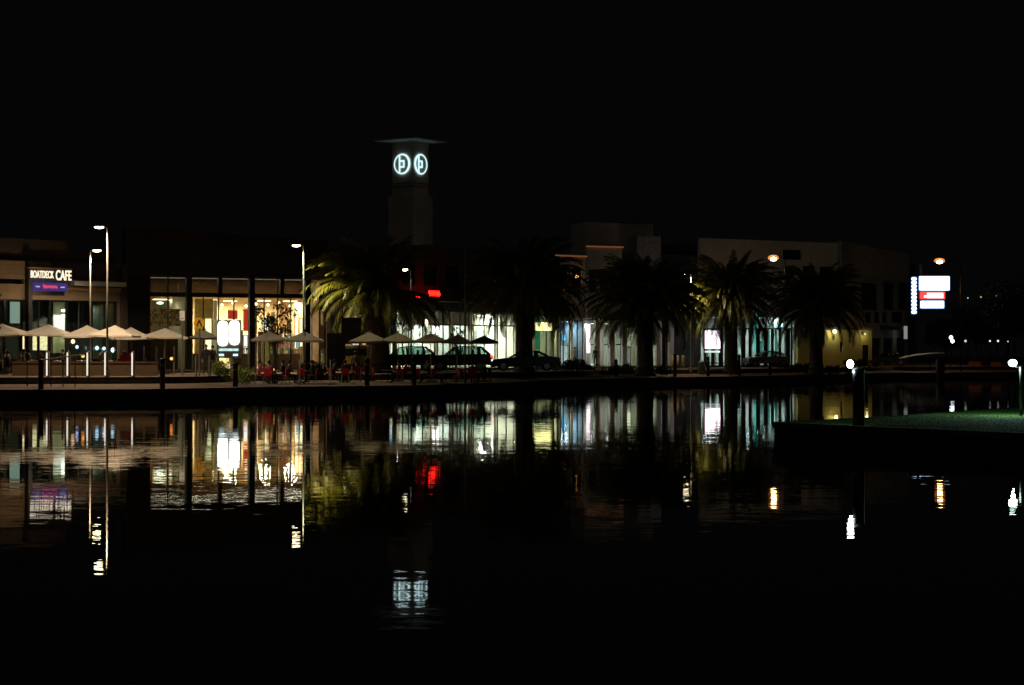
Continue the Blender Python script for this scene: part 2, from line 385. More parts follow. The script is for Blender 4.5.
panel('interior_wall_panel', f, (53, 66, 302, 353), 1.6, olive, 'olive green wall pier lit from above inside the cafe', 'pier', .3)
lamp('SPOT', 'pier_lamp', f.w(f.u(60, .9), .9, f.z(60, 313, .9)), 260, (1, 1, .8), None, .1, (R(35), 0, f.ang), 100, .6)
for a, b, l in ((309.5, 'upper', 0), (314.5, 'lower', 1)):
    u0, u1, z0, z1 = f.rect(61.3, 66.5, a, a + 2.2, 1.1); o = MB().ball((0, 0, 0), ((u1 - u0) / 2, .2, (z1 - z0) / 2 + .02)).build('pendant_lamp', lit('pendant_white', (1, .97, .85), 5), None, True)
    o.location = f.w((u0 + u1) / 2, 1.1, (z0 + z1) / 2); tag(o, b + ' of two oval white lamps hanging above the olive pier', 'lamp', 'pendant lamps')
panel('lit_plate', f, (54, 65, 315, 331), 1.5, lit('pier_glow', (1, 1, .85), 1.6, .2, 1), 'white wall glow put in as a panel on the olive cafe pier', 'panel', .05)  # glow on the pier wall put in as a self-lit plate
for i, (a, b, c) in enumerate(((21.5, 25, 'narrow bright fridge shelf behind the second parasol'), (31, 37.5, 'bright kitchen shelf left of centre in the cafe'), (39, 48, 'wide bright kitchen shelf beside the olive pier'))):
    panel('kitchen_display', f, (a, b, 335.5, 351), 3, lit('kitchen_light', (1, .86, .45), 1.3, .35, 5), c, 'display', .3, 'lit kitchen displays', darkmetal)
for i, (px, py, r, c, l) in enumerate(((73, 341.5, .13, (1, .6, .3), 'round orange lamp hanging in the cafe beside the olive pier'), (77, 347, .1, (.5, .6, 1), 'small bluish lamp under the third parasol'), (97, 348, .12, (.4, .75, 1), 'pale blue screen glow under the third parasol'), (104, 348.5, .1, (.4, .75, 1), 'small pale blue lamp beside the near lamp pole'), (113, 350, .14, (.6, .85, 1), 'bluish white lamp under the brightest parasol'))):
    o = MB().ball((0, 0, 0), (r, r, r * 1.1)).build('wall_lamp', lit('l%d' % i, c, 2.2), None, True); o.location = f.w(f.u(px, -.4), -.4, f.z(px, py, -.4)); tag(o, l, 'lamp')
panel('menu_screen', f, (110.5, 118, 337, 349), .8, lit('cream_screen', (1, .9, .65), 1.5, .3, 3), 'cream lit menu screen under the brightest parasol', 'screen', frame=darkmetal)
for i, (a, b) in enumerate(((-10, 22), (28, 26), (44, 20), (84, 30), (108, 26))): clight(f, f.u(a, 3), 3, zb - .1, b, (.9, 1, .75), .6, .15, 1)
# cafe name board
u0, u1, z0, z1 = f.rect(29, 71.5, 267.5, 282, -.55); sg = thing('cafe_sign', f.w(u0, -.55, z0), 'dark blue board reading BOATDECK CAFE in white letters', 'sign', f.ang)
Wd, Hh = u1 - u0, z1 - z0
box(0, Wd, 0, .15, 0, Hh - .12).build('board', mat('navy_board', (.03, .03, .07), .5), sg); box(-.03, Wd + .03, -.06, .2, Hh - .12, Hh).build('top_trim', timber, sg)
wl = lit('warm_letters', (1, .85, .62), 1.25)
text_mesh('lettering', 'BOATDECK', .62, wl, sg, (.1, -.03, Hh * .27), Wd * .54, bold=.012)
text_mesh('lettering', 'CAFE', .86, wl, sg, (Wd * .62, -.03, Hh * .16), Wd * .37, bold=.018)
u0, u1, z0, z1 = f.rect(32, 67.5, 282.6, 291, -.5); s2 = thing('brand_sign', f.w(u0, -.5, z0), 'blue and purple board with red script hung under the cafe name board', 'sign', f.ang)
Wd, Hh = u1 - u0, z1 - z0
box(0, Wd, 0, .1, 0, Hh).build('board', lit('violet_backlit', (.09, .055, .3), .55), s2)
mb = MB(); pts = [(Wd * (.3 + .4 * i / 28), -.03, Hh * (.5 + .22 * math.sin(i * 1.35) * (1.3 if i < 4 else .8))) for i in range(29)]
mb.tube(pts, .035, 6); mb.build('script', lit('red_script', (.9, .08, .1), 1.0), s2)
for a in (.1, .8): box(Wd * a, Wd * (a + .11), -.03, 0, Hh * .42, Hh * .56).build('small_lettering', lit('pale_small', (.7, .7, .8), .7), s2)
lamp('SPOT', 'sign_wash_lamp', f.w(f.u(40, -2.5), -2.5, f.z(40, 300)), 160, (1, .75, .45), None, .1, (R(125), 0, f.ang), 110, .6)

# --- 2 the tall glazed restaurant
f = Fac('restaurant_building', (123, 134), (326, 140), 'tall dark brown restaurant with double height glazing and black columns')
zt = f.z(220, 277); mb = MB()
za, zc = f.z(133, 228), f.z(322, 241)
mb.prism([(0, zt), (f.L, zt), (f.L, zc), (f.u(133), za), (0, za)], -.4, .2); mb.build('upper_wall', darkwall, f.o)
box(0, f.L, .2, 14, zt + .1, zt + .3).build('roof', roofmat, f.o)
box(0, f.u(149), 0, .3, 0, zt).build('brick_pier', brickmat('brown_brick', (.05, .028, .015), (.04, .023, .013), (.02, .014, .01), 1, .4, .12), f.o)
room(f, f.u(149), f.L - .3, 0, zt + .02, .3, 9, cream, mat('white_ceiling', (.7, .66, .58), .9))
zm = f.z(220, 295)
box(f.u(149), f.L - .35, 2.3, 2.6, zm - .1, zt).build('bulkhead', mat('brown_bulkhead', (.11, .05, .015), .9), f.o)
for px in (187.2, 250, 305.5): box(f.u(px - 2.6), f.u(px + 2.6), -.55, -.1, 0, zt + .02).build('column', blackpaint, f.o)
for px in (219.5, 281.5): box(f.u(px - 1.8), f.u(px + 1.8), -.2, .1, zm, zt).build('mullion', blackpaint, f.o)
for a, b in ((149, 187), (187, 250), (250, 305), (305, 326)):
    ua, ub = f.u(a) + .06, f.u(b) - .06; k = 2 if b - a > 30 else 1
    window(f, ua, ub, .12, zm - .1, 0, k * (1 if k == 1 else 2) if a != 149 else 2, 1); window(f, ua, ub, zm + .1, zt - .04, 0, k, 1)
box(f.u(149), f.L, -.06, .16, zm - .1, zm + .1).build('transom', blackpaint, f.o)
box(f.u(189.5, 1.2), f.u(190.5, 1.2), .6, 9, 0, zm).build('partition', paleint, f.o)
for px, v, p, wv in ((168, .9, 14, 2.3), (219, .9, 40, 3.9), (266, .9, 40, 2.8), (292, .9, 34, 1.4)):
    box(f.u(px, v) - wv / 2, f.u(px, v) + wv / 2, .5, 1.3, zt - .1, zt - .04).build('ceiling_glow', lit('soffit_glow', (1, .8, .58), .17), f.o); lamp('AREA', 'ceiling_lamp', (f.u(px, v), v, zt - .12), p, warm, f.o, wv, None, sy=.3)  # pale lit soffit put in as faintly glowing boxes
for px, v, p in ((160, 4.5, 26), (176, 6, 26), (210, 4.5, 460), (230, 6.5, 800), (264, 5, 720), (290, 5, 820), (311, 5, 560)): clight(f, f.u(px, v), v, zm - .2, p, (1, .82, .52), .9, .5, 5)
dkw = mat('dark_wood', (.07, .035, .015), .6)
for a, b, y0, y1, v, m_ in ((213.5, 217, 300, 368, 3.9, paleint), (252, 257, 300, 368, 4.2, dkw), (258, 263, 332, 368, 3.6, dkw), (271, 275, 312, 368, 5, dkw), (287, 291, 320, 368, 4.6, dkw), (303, 308, 300, 368, 3, dkw), (238, 243, 330, 368, 4.5, dkw), (199, 204, 335, 368, 3, dkw), (150, 187, 334, 368, 4.2, dkw)):
    box(f.u(a, v), f.u(b, v), v, v + .1, 0 if y1 > 360 else f.z(a, y1, v), f.z((a + b) / 2, y0, v)).build('partition', m_, f.o)
for a, b in ((192, 214), (232, 248), (264, 300)):
    box(f.u(a, 2.8), f.u(b, 2.8), 2.8, 3.3, 0, 1.15).build('counter', dkw, f.o); box(f.u(a, 2.8) - .02, f.u(b, 2.8) + .02, 2.75, 3.35, 1.153, 1.2).build('counter_top', timber, f.o)
for i, (px, py) in enumerate(((222, 305), (233, 303), (246, 306), (256, 304), (268, 305), (279, 303), (290, 306), (300, 304), (315, 305))):
    q = thing('pendant_lamp', f.w(f.u(px, 2.9), 2.9, f.z(px, py, 2.9)), '%s warm pendant lamp from the left under the restaurant ceiling' % ['first', 'second', 'third', 'fourth', 'fifth', 'sixth', 'seventh', 'eighth', 'ninth'][i], 'lamp', 0, 'warm pendant lamps')
    MB().ball((0, 0, 0), .1, 8).build('bulb', lit('warm_bulb', (1, .8, .5), 5), q, True); MB().tube([(0, 0, .1), (0, 0, zm - .1 - f.z(px, py, 2.9))], .012, 5).build('cord', darkmetal, q)
box(f.u(195, 4), f.u(213, 4), 4, 4.2, 0, zm - .15).build('interior_wall', mat('ochre_interior', (.42, .3, .1), .8), f.o)
box(f.L - .44, f.L - .405, .3, 9, 0, zm).build('wall_lining', mat('peach_lining', (.3, .16, .08), .8), f.o)
def P2(*a, **k): return panel('poster', f, *a, **k)
cg = goodsmat('goods2', [(.5, .22, .05), (.65, .5, .2), (.25, .12, .05), (.6, .55, .35)])
for a, b, l in ((150.5, 158, 'left brown and gold artwork in the dim restaurant bay'), (159, 167, 'middle brown and gold artwork in the dim restaurant bay'), (169, 180, 'right brown artwork in the dim restaurant bay')):
    u0, u1, z0, z1 = f.rect(a, b, 309, 326, 3.6); o = thing('artwork', f.w(u0, 3.6, z0), l, 'artwork', f.ang, 'framed artworks')
    mb = MB(); nn = 5
    for i in range(nn):
        for j in range(7):
            if random.random() < .85: mb.box((u1 - u0) * (i + .06) / nn, (u1 - u0) * (i + .9) / nn, -.03, 0, (z1 - z0) * (j + .1) / 7, (z1 - z0) * (j + .9) / 7)
    mb.build('picture', cg, o); box(0, u1 - u0, .002, .06, 0, z1 - z0).build('backing', timber, o)
o = MB().ball((0, 0, 0), (.24, .24, .09)).build('ceiling_lamp', lit('cool_oval', (.7, 1, .85), 4), None, True); o.location = f.w(f.u(160, 1.5), 1.5, f.z(160, 303, 1.5)); tag(o, 'pale green oval ceiling lamp in the dim restaurant bay', 'lamp')
panel('lit_arch_panel', f, (204.5, 212, 318, 350), 2.1, lit('cream_glow', (1, .93, .5), 2.0, .25, .6), 'cream glowing upright panel behind the dark parasol', 'panel', .08, None, cream)
P2((228, 237.5, 310, 319), 3, lit('red_poster_glow', (1, .05, .025), .7, .2, 1), 'red poster in the window above the white double lightbox', 'poster', frame=timber)  # poster red glows by itself, its brightness put into the colour
P2((243.5, 248.6, 309, 331), 3, MATS['red_poster_glow'], 'tall red banner left of the second black column', 'poster', frame=timber)
P2((262, 270.5, 318, 331), 3, lit('round_glow', (1, .98, .75), 1.8, .4, 2), 'white glowing panel seen through the small tree', 'panel', frame=cream)
P2((284.5, 288.5, 309, 314), 3, lit('red_glow', (1, .12, .04), 1.2), 'small red lit sign right of the small tree', 'sign', frame=timber)
P2((294.5, 298.5, 307, 349), 2.2, lit('yellow_strip', (1, .88, .45), 3.2, .3, 1), 'tall yellow white light strip left of the third black column', 'panel', frame=cream)
P2((299.5, 303, 318, 347), 2.4, lit('yellow_strip2', (1, .9, .6), 2.2, .3, 1), 'short yellow white light strip beside the third black column', 'panel', frame=cream)
P2((296.2, 299.4, 339, 348), 1.8, lit('blue_strip', (.15, .5, 1), 1.3), 'small bright blue screen behind the parasols', 'screen', frame=whitewall)
P2((309, 311.5, 300, 368), 1.8, lit('pale_strip', (1, .9, .7), 1.0, .3, 1), 'slender white light strip right of the third black column', 'panel', frame=cream)
P2((312, 326, 325, 349), 2.5, mat('peach_panel', (.75, .4, .22), .7), 'peach coloured wall panel beside the lit palm', 'panel', frame=cream)
P2((243, 248, 335, 347), 1.5, lit('white_oval', (.9, .95, 1), 1.8), 'white lit screen left of the second black column', 'screen', frame=darkmetal)
P2((262, 270, 340, 365), 2, mat('lime_door', (.5, .55, .2), .6), 'lime green door panel behind the diners in red chairs', 'door', frame=timber)
for px, v, w2, l in ((238, 6, 1.6, 'shelf of coloured goods behind the white double lightbox'), (256, 6, 1.6, 'shelf of coloured goods near the second black column'), (276, 3.5, 1.2, 'shelf of coloured goods left of the pale door in the restaurant'), (290, 4, 1.5, 'tall shelf of goods behind the twin cream parasols'), (317, 5.5, 1.2, 'shelf of goods behind the palm trunk')):
    shelf(f, px, 0, v, w2, 2.6, l, nrow=5)
# free-standing lightbox with two rounded bright columns
d = 118; b = G(229, d); t = thing('advertising_lightbox', b, 'large white glowing double lightbox standing left of the green shrubs', 'lightbox', R(2))
kx = d / FOC; zz = lambda py: EYE - (py - HY) / FOC * d - b.z
box(-12 * kx, 12 * kx, .0, .22, zz(358), zz(320)).build('cabinet', mat('cabinet_grey', (.1, .1, .09), .5), t)
mb = MB()
for cx_, h0, h1 in ((-6, 346, 321), (5.5, 345, 320.5)):
    pts = [];
    for s, sg_ in ((1, 1), (-1, -1)):
        pass
    pr = []; z0_, z1_ = zz(h0), zz(h1); wv = 5.7 * kx
    for i in range(24):
        a = 2 * math.pi * i / 24; zc_ = (z0_ + z1_) / 2; hh = (z1_ - z0_) / 2
        rr = 1 - .13 * math.cos(2 * a + math.pi) ** 2 * (abs(math.cos(a)) > .7)
        pr.append((cx_ * kx + wv * rr * math.copysign(abs(math.cos(a)) ** .7, math.cos(a)), zc_ + hh * math.copysign(abs(math.sin(a)) ** .6, math.sin(a))))
    mb.prism(pr, -.1, -.003)
mb.build('lit_face', lit('white_ad', (1, .98, .9), 4.5), t)
box(-10 * kx, 9.5 * kx, -.05, -.003, zz(351), zz(348.5)).build('lettering_strip', lit('pale_cyan', (.7, .95, .9), .9, .4, 6), t)
for a in (-10, 4): box(a * kx, (a + 5) * kx, -.05, -.003, zz(356), zz(353.8)).build('small_lettering', lit('pale_cyan2', (.6, .95, 1), 1.1, .4, 6), t)
for s in (-1, 1): box(s * 11 * kx - .05, s * 11 * kx + .05, .03, .18, 0, zz(358)).build('leg', blackpaint, t)

# --- 3 dark building behind the lit palm
f = Fac('brown_office_building', (327, 150), (396, 156), 'dark plain building half hidden behind the lit palm')
Hn = f.z(360, 258)
wh = [(f.u(a), f.u(b), f.z(360, 340), f.z(360, 316)) for a, b in ((330, 345), (350, 365), (370, 380))] + [(f.u(384), f.u(395), .1, f.z(390, 316))]
wall_holes(f, 0, f.L, 0, Hn, wh, 0, .3, darkwall); box(0, f.L, .3, 10, Hn - .4, Hn - .2).build('roof', roofmat, f.o)
for h in wh[:3]: window(f, *h, .1, 2, 1, gm=dglass)
window(f, *wh[3], .1, 2, 2)
room(f, f.u(327) + .2, f.L - .2, 0, f.z(360, 312), .35, 5, cream); clight(f, f.u(389, 2), 2, f.z(388, 314) - .2, 500, coolw, 1, .4, 4); clight(f, f.u(350, 2), 2, f.z(350, 314) - .2, 80, warm, 1, .4, 2)
P2((384.5, 394, 325, 335), 1.5, lit('cool_blue_sign', (.35, .6, 1), 1.6, .3, 2), 'pale blue lit poster seen under the palm fronds', 'sign', frame=whitewall)
P2((345, 351, 344, 350), -.5, lit('pink_white_sign', (1, .6, .55), .9, .4, 3), 'small pink and white lit sign behind the boxy van', 'sign', frame=timber)
P2((352, 360, 343, 350), -.5, lit('pale_sign', (.9, .75, .7), .8, .4, 3), 'small pale lit sign above the boxy van', 'sign', frame=timber)
P2((362, 366, 341, 350), -.5, lit('orange_sign', (1, .45, .1), .9, .3, 3), 'small orange lit sign right of the boxy van', 'sign', frame=timber)
P2((348, 361, 319, 326), -.4, mat('dull_orange', (.5, .2, .06), .7), 'dull orange sign in shade beside the lit fronds', 'sign', frame=timber)
o = MB().ball((0, 0, 0), (.13, .1, .15)).build('wall_lamp', lit('red_lamp', (1, .1, .03), 2), None, True); o.location = f.w(f.u(355.5, -.7), -.7, f.z(355, 318, -.7)); tag(o, 'small red lamp under the lit palm fronds', 'lamp')

# --- 4 row of bright shops
f = Fac('shop_building', (396, 158), (560, 178), 'dark two storey shop building with bright shop windows and red neon')
zf = f.z(480, 313); Hn = f.z(480, 250); z302 = f.z(480, 302)
up = [(f.u(a), f.u(a + 13), f.z(480, 288), f.z(480, 268)) for a in (402, 424, 446, 468, 490, 512, 534)]
wall_holes(f, 0, f.L, zf, Hn, up, 0, .3, greywall)
for h in up: window(f, *h, .1, 2, 1, gm=dglass)
box(0, f.L, .3, 12, Hn - .4, Hn - .2).build('roof', roofmat, f.o); box(0, f.L, -1.6, -.01, z302 - .15, z302 + .1).build('awning', greywall, f.o)
bays = ((397, 411), (411, 437), (437, 452), (452, 471), (474, 497), (497, 518), (520, 534), (535, 560))
for a, b in bays: window(f, f.u(a) + .1, f.u(b) - .1, .1, zf - .05, .1, 2 if b - a > 12 else 1, 1); box(f.u(b) - .1, f.u(b) + .1, -.05, .3, 0, zf).build('pier', whitewall, f.o)
box(f.u(396), f.u(560), .08, .2, f.z(480, 326), f.z(480, 324.6)).build('transom', darkmetal, f.o)
room(f, .1, f.u(519), 0, zf + .02, .35, 8, paleint, mat('white_ceiling', (.7, .66, .58), .9)); room(f, f.u(520), f.L - .1, 0, zf + .02, .35, 6, mat('olive_brown_interior', (.16, .15, .08), .7))
for px, p in ((403, 900), (418, 1100), (432, 1200), (445, 1100), (462, 1100), (485, 1500), (507, 1900)): clight(f, f.u(px, 3), 3, zf - .1, p * .36, (1, .97, .84), 1.6, .6, 6)
box(f.u(400, 1.2), f.u(472, 1.2), 1.2, 1.35, f.z(440, 324, 1.2), zf).build('bulkhead', mat('tan_bulkhead', (.2, .18, .15), .9), f.o)
for a, b, y in ((414, 423, 350), (440, 450, 346), (455, 464, 352), (477, 484, 352), (499, 503, 360)): box(f.u(a, 4), f.u(b, 4), 4, 4.1, 0, f.z((a + b) / 2, 326, 4)).build('partition', mat('grey_partition', (.22, .27, .26), .8), f.o)
clight(f, f.u(528, 2), 2, zf - .1, 70, (.3, 1, .8), .8, .4, 4); clight(f, f.u(548, 2), 2, zf - .1, 160, (1, .95, .5), .9, .4, 5)
box(f.u(536, 5), f.u(559, 5), 4.4, 5, 0, 3).build('counter_wall', mat('mustard', (.6, .5, .05), .7), f.o)
for px, l in ((415, 'white goods shelf in the first bright shop window'), (428, 'goods shelf behind the first dark car'), (444, 'goods shelf in the shop under the red neon'), (460, 'goods shelf behind the second dark car'), (484, 'goods shelf in the bright shop by the dark parasol'), (508, 'goods shelf in the brightest shop window'), (548, 'goods shelf in the yellow lit shop')):
    shelf(f, px, 0, 5, 1.5, 2.0, l, goodsmat('goods3', [(.8, .8, .75), (.7, .72, .6), (.5, .2, .1), (.8, .75, .4), (.2, .35, .3), (.8, .8, .8)]), 4)
for i, (a, b, c, e, nm, l) in enumerate(((432, 435.5, 326, 334, (1, .95, .85), 'left white oval lamp above the fourth cream parasol'), (436, 439.3, 326, 335, (1, 1, .95), 'right white oval lamp above the fourth cream parasol'), (424.5, 428, 319, 327, (1, .85, .5), 'warm oval lamp in the shop under the red neon'), (414.5, 418.5, 334, 338, (1, .95, .8), 'bright round lamp between two cream parasols'))):
    u0, u1, z0, z1 = f.rect(a, b, c, e, -.6); o = MB().ball((0, 0, 0), ((b - a) / 2 * .078, .14, (z1 - z0) / 2)).build('globe_lamp', lit('globe%d' % i, nm, 3.5), None, True)
    o.location = f.w((u0 + u1) / 2, -.6, (z0 + z1) / 2); tag(o, l, 'lamp')
panel('glow_panel', f, (528, 533.5, 322, 352), .9, lit('teal_glow', (.01, .85, .6), 1.9, .25, 1.2), 'teal glowing panel right of the dark palm trunk', 'panel', frame=whitewall)
panel('glow_panel', f, (534, 540, 316, 350), 1.4, lit('pale_teal_glow', (.05, .4, .2), .4, .4, 1.2), 'dim green panel between the teal and the yellow shop lights', 'panel', frame=whitewall)
u0, u1, z0, z1 = f.rect(538.5, 552.5, 322.5, 330.5, -1.8); o = MB().prism([(0, 0), (u1 - u0, 0), ((u1 - u0) * .9, z1 - z0), ((u1 - u0) * .1, z1 - z0)], 0, .5).build('awning_sign', lit('lemon_light', (1, .92, .35), 2.0, .15, 1)); o.location = f.w(u0, -1.8, z0); o.rotation_euler = (0, 0, f.ang); tag(o, 'lemon yellow lit awning sign over the shop right of the palm', 'sign')
box(f.u(412), f.u(560), -.35, -.012, f.z(480, 312), f.z(480, 305)).build('fascia', greywall, f.o)
# red neon in two stepped lines
u0, u1, z0, z1 = f.rect(416, 440, 290, 300, -1.2); t = thing('neon_sign', f.w(u0, -1.2, z0), 'red neon script sign in two stepped parts above the shop awning', 'sign', f.ang); Wd = u1 - u0; Hh = z1 - z0
rn = lit('red_neon', (1, .015, .008), 5)
mb = MB()
for x0, x1, zc_, n_, a_ in ((.0, .58, .22, 17, .13), (.52, 1.0, .7, 15, .3)):
    mb.tube([(Wd * (x0 + (x1 - x0) * i / n_), 0, Hh * (zc_ + a_ * math.sin(i * 2.1) * (1 if i % 3 else .4))) for i in range(n_ + 1)], .05, 6)
mb.build('neon_script', rn, t); MB().tube([(Wd * .1, .05, 0), (Wd * .1, .05, -.8)], .03).tube([(Wd * .9, .05, Hh * .5), (Wd * .9, .05, -.8)], .03).build('bracket', darkmetal, t)

# --- 5 white two storey buildings
f = Fac('white_terrace_building', (556, 181), (586, 183), 'white rendered two storey building with warm lit parapet line')
Hn = f.z(570, 256.5); zf = f.z(570, 320)
hs = [(f.u(559), f.u(568), f.z(570, 293), f.z(570, 268)), (f.u(572), f.u(582), f.z(570, 293), f.z(570, 268))]; gh = [(f.u(558), f.u(571), 0, zf), (f.u(573), f.u(584), 0, zf)]
wall_holes(f, 0, f.L, 0, Hn, hs + gh, 0, .35, whitewall)
for h in hs: window(f, *h, .15, 2, 2, gm=dglass)
for h in gh: window(f, *h, .15, 2, 1)
box(-.05, f.L + .05, -.15, .1, Hn, Hn + .12).build('parapet_cap', lit('warm_cap_glow', (.9, .32, .12), .16), f.o); box(0, f.L, .35, 9, Hn - .4, Hn - .2).build('roof', roofmat, f.o)  # warm light along the parapet put into the cap as a glow
room(f, .1, f.L - .1, 0, zf + .03, .4, 5, mat('blue_grey_interior', (.3, .4, .5), .8)); clight(f, f.u(564, 2), 2, zf - .1, 90, (.75, .9, 1), .8, .4, 4); clight(f, f.u(578, 2), 2, zf - .1, 160, (.85, .95, 1), .8, .4, 4)
box(-.1, f.L, -1.5, -.01, zf + .15, zf + .35).build('awning', whitewall, f.o)
panel('lit_plate', f, (561.5, 566, 334, 341), .6, lit('blue_sign', (.2, .6, 1), 2), 'small bright blue shop sign right of the dark sedan', 'sign', frame=darkmetal)
panel('lit_plate', f, (560, 568, 345, 366), .6, lit('cyan_sign', (.6, .75, .75), .8, .5, 4), 'pale lit window display below the small blue sign', 'sign', frame=darkmetal)
for px, py, l in ((577, 276.5, 'upper orange lamp in the first floor window of the white building'), (563.3, 289, 'lower orange lamp in the first floor window of the white building')):
    o = MB().ball((0, 0, 0), (.17, .13, .13)).build('window_lamp', lit('orange_spot', (1, .42, .1), 5), None, True); o.location = f.w(f.u(px, -.2), -.2, f.z(px, py, -.2)); tag(o, l, 'lamp')
box(f.u(572), f.u(582), .3, .33, f.z(570, 289), f.z(570, 287)).build('blind_or_fill', lit('orange_blind', (1, .35, .1), .3), f.o)
f = Fac('white_corner_building', (587, 184), (662, 187), 'pale stepped building with tall parapet blocks behind the big palm')
Hn = f.z(610, 247.5); zf = f.z(610, 322)
hs = [(f.u(a), f.u(a + 8), f.z(610, 292), f.z(610, 270)) for a in (589, 600, 611)]; gh = [(f.u(a), f.u(b), 0, zf) for a, b in ((590, 600), (604, 613), (616, 622), (626, 632), (636, 646), (649, 659))]
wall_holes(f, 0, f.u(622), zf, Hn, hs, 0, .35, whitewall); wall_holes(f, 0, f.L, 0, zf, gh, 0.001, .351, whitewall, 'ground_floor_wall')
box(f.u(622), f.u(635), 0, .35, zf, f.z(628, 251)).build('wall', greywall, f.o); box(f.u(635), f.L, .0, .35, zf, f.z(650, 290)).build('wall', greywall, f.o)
for h in hs: window(f, *h, .15, 2, 2, gm=dglass)
for h in gh: window(f, *h, .15, 1, 2, t=.1)
box(-.05, f.u(623), -.15, .1, Hn, Hn + .12).build('parapet_cap', MATS['warm_cap_glow'], f.o); box(0, f.L, .36, 14, zf + 3, zf + 3.2).build('roof', roofmat, f.o)
room(f, .1, f.L - .1, 0, zf + .03, .4, 6, mat('grey_interior', (.4, .42, .42), .8))
for px, p, c in ((595, 110, (.9, .92, 1)), (609, 90, (.9, .9, .85)), (629, 120, (.85, 1, .6)), (641, 25, (1, .8, .7)), (654, 40, (.7, .8, 1))): clight(f, f.u(px, 2), 2, zf - .1, p, c, .7, .4, 3)
box(f.u(584, 6), f.u(653, 6), 6, 9, zf, f.z(620, 223, 6)).build('upper_block', mat('dull_render', (.5, .47, .42), .85), f.o); box(f.u(637, 4), f.u(661, 4), 4, 5.8, zf, f.z(650, 236, 4)).build('upper_block', MATS['dull_render'], f.o)
box(f.u(584, 5.9), f.u(654, 5.9), 5.9, 9.2, f.z(620, 223, 6), f.z(620, 222, 6)).build('roof_cap', greywall, f.o)
for px in (587.5, 602, 614.5, 634, 648, 661): box(f.u(px) - .22, f.u(px) + .22, -2.2, -1.8, 0, zf + .1).build('column', whitewall, f.o)
box(-.2, f.L + .1, -2.3, -.01, zf + .1, zf + .35).build('awning', greywall, f.o)
for px, p, c in ((588.5, 170, (1, .93, .95)), (628.7, 110, (.85, 1, .65)), (606, 40, (1, .9, .8)), (655, 30, (1, .8, .6))): lamp('SPOT', 'awning_lamp', f.w(f.u(px, -1), -1.0, zf), p, c, None, .1, (0, 0, 0), 120, .6)
panel('glow_panel', f, (586.8, 590.2, 324, 353), -.5, lit('pink_white_glow', (1, .88, .92), 1.7, .35, .8), 'pinkish white column light put in as a panel beside the standing person', 'panel', .06)  # light on the column put in as a self-lit strip
panel('glow_panel', f, (627.3, 630.4, 327, 346), -.5, lit('lime_strip', (.8, 1, .6), 1.3, .35, .8), 'lime white light strip left of the big palm trunk', 'panel', .06)
panel('glow_panel', f, (591, 600, 363.5, 365.8), -.5, lit('floor_glow', (.75, .8, .8), .6), 'low pale lit ledge right of the standing person', 'panel', .1)

# --- 6 big white building at right, its teal lit ground floor and its finned side
f = Fac('large_white_building', (700, 198), (838, 207), 'large pale flat roofed building behind the right hand palms')
Hn = f.z(770, 240.5); zf = f.z(760, 316)
hs = [(f.u(a), f.u(a + 12), f.z(770, 285), f.z(770, 265)) for a in (708, 727, 746, 784, 803, 820)]
hs2 = [(f.u(783), f.u(802), f.z(770, 259), f.z(770, 249))]
gl = [(f.u(701), f.u(795), 0.01, zf)]
wall_holes(f, 0, f.L, 0, Hn, hs + gl + hs2, 0, .4, whitewall)
for h in hs: window(f, *h, .2, 3, 1, gm=dglass)
window(f, *hs2[0], .2, 4, 1, gm=dglass)
box(f.u(738), f.u(832), 2, 2.2, f.z(770, 260), f.z(770, 248)).build('interior_wall', mat('office_wall', (.1, .1, .09), .8), f.o)
box(0, f.L, .4, 20, Hn - .5, Hn - .3).build('roof', roofmat, f.o)
room(f, f.u(701), f.u(795), 0, zf + .02, .45, 6, mat('teal_white_interior', (.5, .55, .53), .8))
window(f, f.u(701), f.u(795), .05, zf - .03, .1, 13, 1, whitewall, t=.14)
for px, p, c in ((706, 110, (.8, .95, 1)), (718, 110, (.85, .95, 1)), (733, 80, (.9, 1, .97)), (748, 90, (.85, 1, .95)), (762, 90, (.75, 1, .93)), (775, 60, (.75, 1, .93)), (788, 30, (.75, 1, .9))): clight(f, f.u(px, 3), 3, zf - .1, p, c, 1, .4, 3)
px_first = 755
for a, b, y0, l in ((755, 757.3, 314, 'tall teal light tube left of the parked silver car'), (760.6, 763, 341, 'short teal light tube above the silver car'), (768, 769.6, 330, 'slim teal light tube right of the tall one'), (775.5, 777.6, 330, 'teal light tube beside the thin street lamp pole'), (747, 748.6, 332, 'slim white light tube behind the fence')):
    panel('light_tube', f, (a, b, y0, 352), -.3, (lit('teal_tube', (.05, .75, .6), .7, .3, 1.5) if px_first == a else lit('teal_tube_dim', (.15, .6, .5), .25, .45, 1.5)) if 'teal' in l else lit('white_tube', (.7, .75, .72), .6, .4, 1.5), l, 'light tube', .1, 'teal light tubes')
o = MB().ball((0, 0, 0), (.15, .12, .18)).build('wall_lamp', lit('blue_spot', (.25, .5, 1), 6), None, True); o.location = f.w(f.u(782, -.9), -.9, f.z(782, 325, -.9)); tag(o, 'small bright blue lamp beside the thin street lamp pole', 'lamp')
panel('billboard', f, (704.5, 720.5, 330, 349.2), -12, lit('pinkish_billboard', (1, .86, .95), 3.2, .06, 1), 'bright white and pink backlit billboard behind the fence', 'billboard', .2, None, mat('pink_frame', (.8, .15, .4), .5))
panel('glow_panel', f, (705.5, 720, 350.8, 352.6), -12, lit('pale_green_strip', (.75, .95, .85), 1.0, .3, 2), 'pale green lit strip under the billboard', 'panel', .1)
lamp('SPOT', 'wall_wash_lamp', f.w(f.u(806, -1.5), -1.5, f.z(800, 325)), 60, (.6, 1, .75), None, .1, (0, 0, 0), 140, .8)
u_ = f.u(848, -.6)
